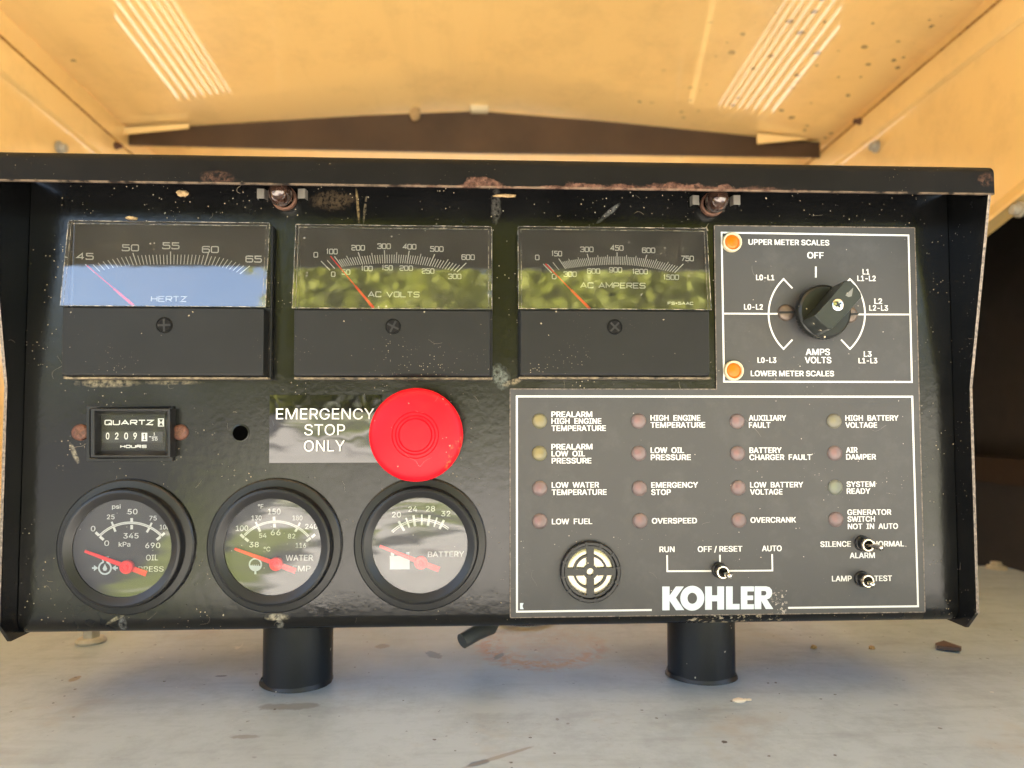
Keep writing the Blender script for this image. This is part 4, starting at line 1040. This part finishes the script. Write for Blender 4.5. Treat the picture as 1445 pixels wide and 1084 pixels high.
# ------------------------------------------------------------------ indicator lamps
def make_lamp(color):
    r_ = .00345
    mb = MB(); mb.lathe([(r_, 0), (r_, -.0003), (r_*.93, -.0007), (r_*.75, -.0011), (r_*.45, -.0014), (.00001, -.0015)], 0, 0, 36)
    o = mb.build('indicator_lamp', LENS[color], pan, smooth=60)
    mb = MB(); mb.ball((-.0005, -.00045, .0003), .0017*(1.35 if color == 'yellow' else 1), .0004, .0017*(1.35 if color == 'yellow' else 1), 18)
    d = mb.build('diode', DIODE[color], o, smooth=60)
    mb = MB(); mb.lathe([(r_*.99, -.00005), (.00001, -.00005)], 0, 0, 36); mb.build('lamp_seat', M['pvc'], o)
    return o
protos = {}
def put_lamp(U, V, color, label):
    c = P(U, V, YP)
    if color not in protos:
        o = make_lamp(color); protos[color] = o
    else:
        src = protos[color]; o = src.copy(); COL.objects.link(o)
        for chd in src.children:
            d = chd.copy(); COL.objects.link(d); d.parent = o; d.matrix_parent_inverse = Matrix.Identity(4)
    o.parent = pan; o.matrix_parent_inverse = WM[pan].inverted(); o.location = (c[0], YP-.00002, c[2])
    o['group'] = 'indicator lamps on the grey plate'; o['label'] = label
rowsC = [[(761.3,594.4,'yellow'),(901,594.4,'red'),(1040.1,594.7,'red'),(1176.7,594.5,'straw')],[(761.3,640.1,'yellow'),(901.4,640.1,'red'),(1040.7,640.1,'red'),(1177.8,639.7,'red')],
         [(761.7,689.3,'red'),(902.2,689.1,'red'),(1041.6,688.6,'red'),(1178.5,687.9,'green')],[(761.7,735.6,'red'),(903.1,735.1,'red'),(1042.5,734.4,'red'),(1179.4,733.1,'red')]]
beside = [['prealarm high engine temperature','high engine temperature','auxiliary fault','high battery voltage'],['prealarm low oil pressure','low oil pressure','battery charger fault','air damper'],
          ['low water temperature','emergency stop','low battery voltage','system ready'],['low fuel','overspeed','overcrank','generator switch not in auto']]
tone = {'red': 'dull red', 'yellow': 'yellow', 'green': 'pale', 'straw': 'pale yellow'}
for rw, bs_ in zip(rowsC, beside):
    for (U, V, c_), b_ in zip(rw, bs_): put_lamp(U, V, c_, f'{tone[c_]} lamp beside the words {b_}')
# two orange scale lamps
for U, V, wd in ((1033.2, 341.7, 'upper'), (1035.6, 523, 'lower')):
    c = P(U, V, -.002); mb = MB(); r_ = 14.3*.334/FPX
    mb.lathe([(r_, YP), (r_, -.0022), (r_*.94, -.0029), (r_*.84, -.0030), (r_*.765, -.0024), (r_*.755, -.0015)], float(c[0]), float(c[2]), 48)
    o = tag(mb.build('scale_lamp', M['cream'], pan, smooth=40), label=f'orange lamp in a cream ring beside {wd} meter scales', group='orange scale lamps')
    mb = MB(); mb.lathe([(r_*.77, -.0016), (r_*.7, -.0021), (r_*.4, -.0024), (.00001, -.0025)], float(c[0]), float(c[2]), 40); mb.build('lamp_lens', M['orange'], o, smooth=60)

# ------------------------------------------------------------------ selector knob
ck = conv(990, 300, 4.17)
c = P(1152.6, 443.2, 0); kx, kz = float(c[0]), float(c[2])
screw(1109.9, 441.2, 12.0, 'plate_screw', 'dull', pan, slot='one', y=YP, rot=.02); screw(1199.5, 444, 12.0, 'plate_screw', 'dull', pan, slot='one', y=YP, rot=.1)
mb = MB()
mb.lathe([(.0098, YP), (.0100, -.0030), (.0116, -.0036), (.0124, -.0046), (.0125, -.0072), (.0121, -.0082), (.0112, -.0088), (.0050, -.0090), (.00001, -.0090)], kx, kz, 72)
kn = tag(mb.build('selector_knob', M['knob'], pan, smooth=30), label='black rotary selector knob pointing to L1')
yk = -.0203
fr = [(668, 604), (756, 508), (846, 401), (876, 402), (912, 432), (938, 470), (945, 497), (852, 600), (766, 687), (744, 684), (700, 645), (672, 612)]
pts = [xz(*ck(*p_), yk) for p_ in fr]
mx = sum(p_[0] for p_ in pts)/len(pts); mz = sum(p_[1] for p_ in pts)/len(pts)
mb = MB()
r0_ = [(kx+(x-mx)*1.03, -.0085, kz+(z-mz)*1.03) for x, z in pts]; r1_ = [(x, yk+.0004, z) for x, z in pts]; r2_ = [(mx+(x-mx)*.965, yk, mz+(z-mz)*.965) for x, z in pts]
mb.grid([r0_, r1_, r2_], True, 0, False, True)
hd = mb.build('knob_handle', plain("handle_worn_plastic", (.020, .023, .020), .32, bump=.08, specks=(600, .08, .3, DUST)), kn, smooth=30)
screw(1182.6, 430.2, 8.8, 'knob_screw', 'steel', kn, y=yk, rot=.5, h=.0009)
mb = MB(); mb.face([tuple(P(*ck(*q), yk-.0001)) for q in ((846, 487), (893, 441), (884, 492), (866, 498))]); mb.build('pointer_mark', plain("worn_grey_mark", (.14, .145, .135), .6), hd)
mb = MB()                                        # ribs moulded on the near side of the skirt
for k in range(28):
    a_ = math.radians(-170+k*7); mb.box(0, 0, 0, 0, 0, 0) if False else None
    x, z = kx+.01255*math.cos(a_+math.pi*.0), kz+.01255*math.sin(a_)
    mb.ball((x, -.0059, z), .00028, .0012, .00028, 6)
mb.build('skirt_rib', M['knob'], kn)

# ------------------------------------------------------------------ buzzer
cb = conv(710, 730, 4.661)
c = P(832.9, 806.8, -.002); bx_, bz_ = float(c[0]), float(c[2])
mb = MB(); mb.lathe([(.0137, YP), (.0137, -.0030), (.0132, -.0038), (.0121, -.0038), (.0117, -.0030), (.0114, -.0012)], bx_, bz_, 72)
for k in range(12):
    a_ = 2*math.pi*(k+.3)/12; ca, sa = math.cos(a_), math.sin(a_)
    q = [(.0116, -.00045), (.0136, -.00045), (.0136, .00045), (.0116, .00045)]
    mb.prism([(bx_+r_*ca-t_*sa, bz_+r_*sa+t_*ca) for r_, t_ in q], -.0037, -.0042)
bz = tag(mb.build('alarm_buzzer', M['bezel'], pan, smooth=30), label='round black alarm buzzer with a metal disc inside')
mb = MB(); mb.lathe([(.0115, -.0009), (.0112, -.0011), (.0085, -.0014), (.0062, -.0010), (.0035, -.0013), (.00001, -.0013)], bx_, bz_, 60); mb.build('metal_disc', M['silver'], bz, smooth=50)
mb = MB()
def flatring(mb, r0_, r1_, y0, y1): mb.lathe([(r0_, y0), (r0_, y1), (r1_, y1), (r1_, y0)], bx_, bz_, 56)
flatring(mb, .0067, .0077, -.0016, -.0026); flatring(mb, .0016, .0033, -.0016, -.00262); flatring(mb, .0106, .0118, -.0012, -.0024)
for k in range(4):
    a_ = math.pi/2*k; ca, sa = math.cos(a_), math.sin(a_)
    mb.prism([(bx_+r_*ca-t_*sa, bz_+r_*sa+t_*ca) for r_, t_ in ((.0031, -.0017), (.0112, -.0017), (.0112, .0017), (.0031, .0017))], -.0015, -.00255)
mb.build('grille', M['knob'], bz, smooth=30)

# ------------------------------------------------------------------ toggle switches
def toggle(base, tip, ytip, label):
    c = P(*base, YP); x, z = float(c[0]), float(c[2])
    mb = MB(); mb.lathe([(.0036, YP), (.0036, YP-.0010), (.0033, YP-.0014), (.0029, YP-.0015), (.0028, -.0052)], x, z, 24)
    o = tag(mb.build('toggle_switch', M['bezel'], pan, smooth=30), label=label)
    mb = MB(); mb.lathe([(.0028, -.0052), (.0029, -.0062), (.0027, -.0066), (.0022, -.0066), (.0020, -.0058), (.0019, -.0040), (.00001, -.0040)], x, z, 32); mb.build('bushing_ring', M['brass'], o, smooth=40)
    mb = MB(); mb.lathe([(.0019, -.0045), (.00001, -.0045)], x, z, 24); mb.build('bushing_bore', M['rubber'], o)
    t_ = P(*tip, ytip); A = Vector((x, -.0045, z)); B_ = Vector(map(float, t_)); d = (B_-A)
    path = [A+d*k for k in (0, .25, .5, .75, .88, .95, .985, 1.0)]
    mb = MB(); mb.tube(path, [.0009, .00095, .00105, .0012, .0013, .00125, .0009, .0003], 18); mb.build('lever', M['chrome'], o, smooth=50)
    return o
toggle((1014.6, 804.2), (1030.5, 813.8), -.0135, 'run, off and auto toggle switch, lever straight out')
toggle((1216.4, 766.6), (1246, 773.8), -.0125, 'silence and normal toggle switch, lever thrown right')
toggle((1216.0, 816.6), (1231.8, 825.4), -.0130, 'lamp test toggle switch, lever straight out')

# ------------------------------------------------------------------ two small bulbs under the visor
for U, V, tilt in ((397, 275, .5), (1010, 284, -.4)):
    c = P(U, V, -.006)
    Mr = Matrix.Rotation(tilt*.9, 3, 'Y')
    mb = MB(); mb.ball((c[0], -.0075, c[2]), .0050, .0075, .0055, 24, 0, 0, Mr)
    b = tag(mb.build('panel_bulb', M['bulb'], pan, smooth=70), group='bulbs under the visor', label='small brown bulb under the visor above the '+('volts meter' if U < 700 else 'grey plate'))
    mb = MB(); mb.lathe([(.0056, 0), (.0056, -.0020), (.0048, -.0024), (.0044, -.0020)], float(c[0]), float(c[2]), 32); mb.build('bulb_socket', M['rust'], b, smooth=40)
    for s in (-1, 1):
        e = P(U+s*31, V-1, -.003); x, z = float(e[0]), float(e[2])
        mb = MB(); t_ = .0004
        pth = [(x-s*.003, -.0008), (x-s*.0022, -.0038), (x+s*.0008, -.0040), (x+s*.0012, -.0008)]
        for (xa, ya), (xb, yb_) in zip(pth, pth[1:]):
            mb.grid([[(xa, ya, z-.0022), (xa, ya, z+.0022)], [(xb, yb_, z-.0022), (xb, yb_, z+.0022)]], False)
            mb.grid([[(xa+t_*.6, ya+t_, z-.0022), (xa+t_*.6, ya+t_, z+.0022)], [(xb+t_*.6, yb_+t_, z-.0022), (xb+t_*.6, yb_+t_, z+.0022)]], False)
        mb.build('spring_clip', M['clip'], b)

# ================================================================== loose and fixed small things round the panel
def lump(name, pos, r, mat, label, cat, jit=.25, n=14, group=None):
    mb = MB(); mb.ball(pos, r[0], r[1], r[2], n, 0, jit)
    return tag(mb.build(name, M[mat], None, smooth=70), label, cat, group)
def on_face(U, V, y): p = P(U, V, y); return (float(p[0]), y, float(p[2]))
lump('dried_mud', on_face(258, 273, -.0006), (.0026, .0012, .0015), 'mud', 'tan crumb of dried mud on the black panel left of the first bulb', 'mud')
lump('dried_mud', on_face(186, 308, -.006), (.0024, .0022, .0008), 'mud', 'tan crumb of dried mud on the top edge of the hertz meter', 'mud')
lump('dried_mud', on_face(712, 276, -.0005), (.0050, .0008, .0009), 'mud', 'thin smear of dried mud below the visor between both bulbs', 'mud')
for U, V, lb in ((1148, 915, 'tan crumb on the deck, the one nearer the right tube leg'), (1230, 916, 'tan crumb on the deck, the one farther from the right tube leg')):
    p = PD(U, V); lump('mud_crumb', (float(p[0]), float(p[1]), .0006), (.0018, .0014, .0012), 'mud', lb, 'crumb', group='tan crumbs on the deck')
p = PD(1043, 990); mb = MB(); mb.ball((float(p[0]), float(p[1]), .0004), .0030, .0024, .0009, 18, 0, .2); mb.ball((float(p[0])+.004, float(p[1])+.001, .0003), .0024, .0012, .0005, 14, 0, .25)
tag(mb.build('caulk_blob', M['caulk'], None, smooth=70), 'glossy whitish blob on the deck before the right tube leg', 'blob')
p = [PD(*q) for q in ((1320, 914), (1332, 912), (1357, 919), (1356, 923), (1322, 918))]
mb = MB(); mb.grid([[(float(q[0]), float(q[1]), .0008+.0006*(i % 2)) for i, q in enumerate(p)], [(float(q[0]), float(q[1]), .0026+.0008*(i % 2)) for i, q in enumerate(p)]], True, 0, True, True)
tag(mb.build('rust_flake', M['flake'], None), 'dark brown flake lying on the deck right of the panel', 'flake')
def deck_bolt(U, V, r, h, label, mat='bolt'):
    p = PD(U, V); x, y = float(p[0]), float(p[1])+r
    t = thing('deck_bolt', (x, y, 0), label, 'bolt', None)
    mb = MB(); mb.lathez([(r*.98, .0002), (r, .0012), (r*.85, .0028), (r*.62, .0032), (.0002, .0032)], x, y, 32); mb.build('washer', M[mat], t, smooth=40)
    mb = MB(); mb.lathez([(r*.60, .0030), (r*.60, h), (r*.5, h+.001), (.0002, h+.001)], x, y, 6); mb.build('bolt_head', M[mat], t)
deck_bolt(118, 912.5, .0082, .016, 'grey flanged bolt in the deck under the left end of the panel')
deck_bolt(1416, 806, .0085, .0052, 'pale low bolt near the back edge of the deck, right of the panel')
# conduit end and rubber grommet behind the panel's foot
q = PD(770, 900); t = thing('cable_conduit', (float(q[0]), float(q[1])+.02, 0), 'grey cable conduit curving under the middle of the black panel', 'conduit')
a_ = P(652, 905, .062); b_ = P(690, 897, .082)
mb = MB(); mb.tube([(float(a_[0]), .062, float(a_[2])), (float(a_[0])+.008, .068, float(a_[2])+.003), (float(b_[0]), .082, float(b_[2])+.004), (float(b_[0])+.012, .09, H-.0945)], [.0040, .0043, .0044, .0044], 24)
mb.build('conduit_end', M['pvc'], t, smooth=40)
mb = MB(); x, y = float(q[0]), float(q[1])+.014
mb.lathez([(.020, .0003), (.020, .0025), (.017, .0035), (.012, .0036)], x-.010, y+.03, 40); mb.build('rubber_grommet', M['rubber'], t, smooth=40)
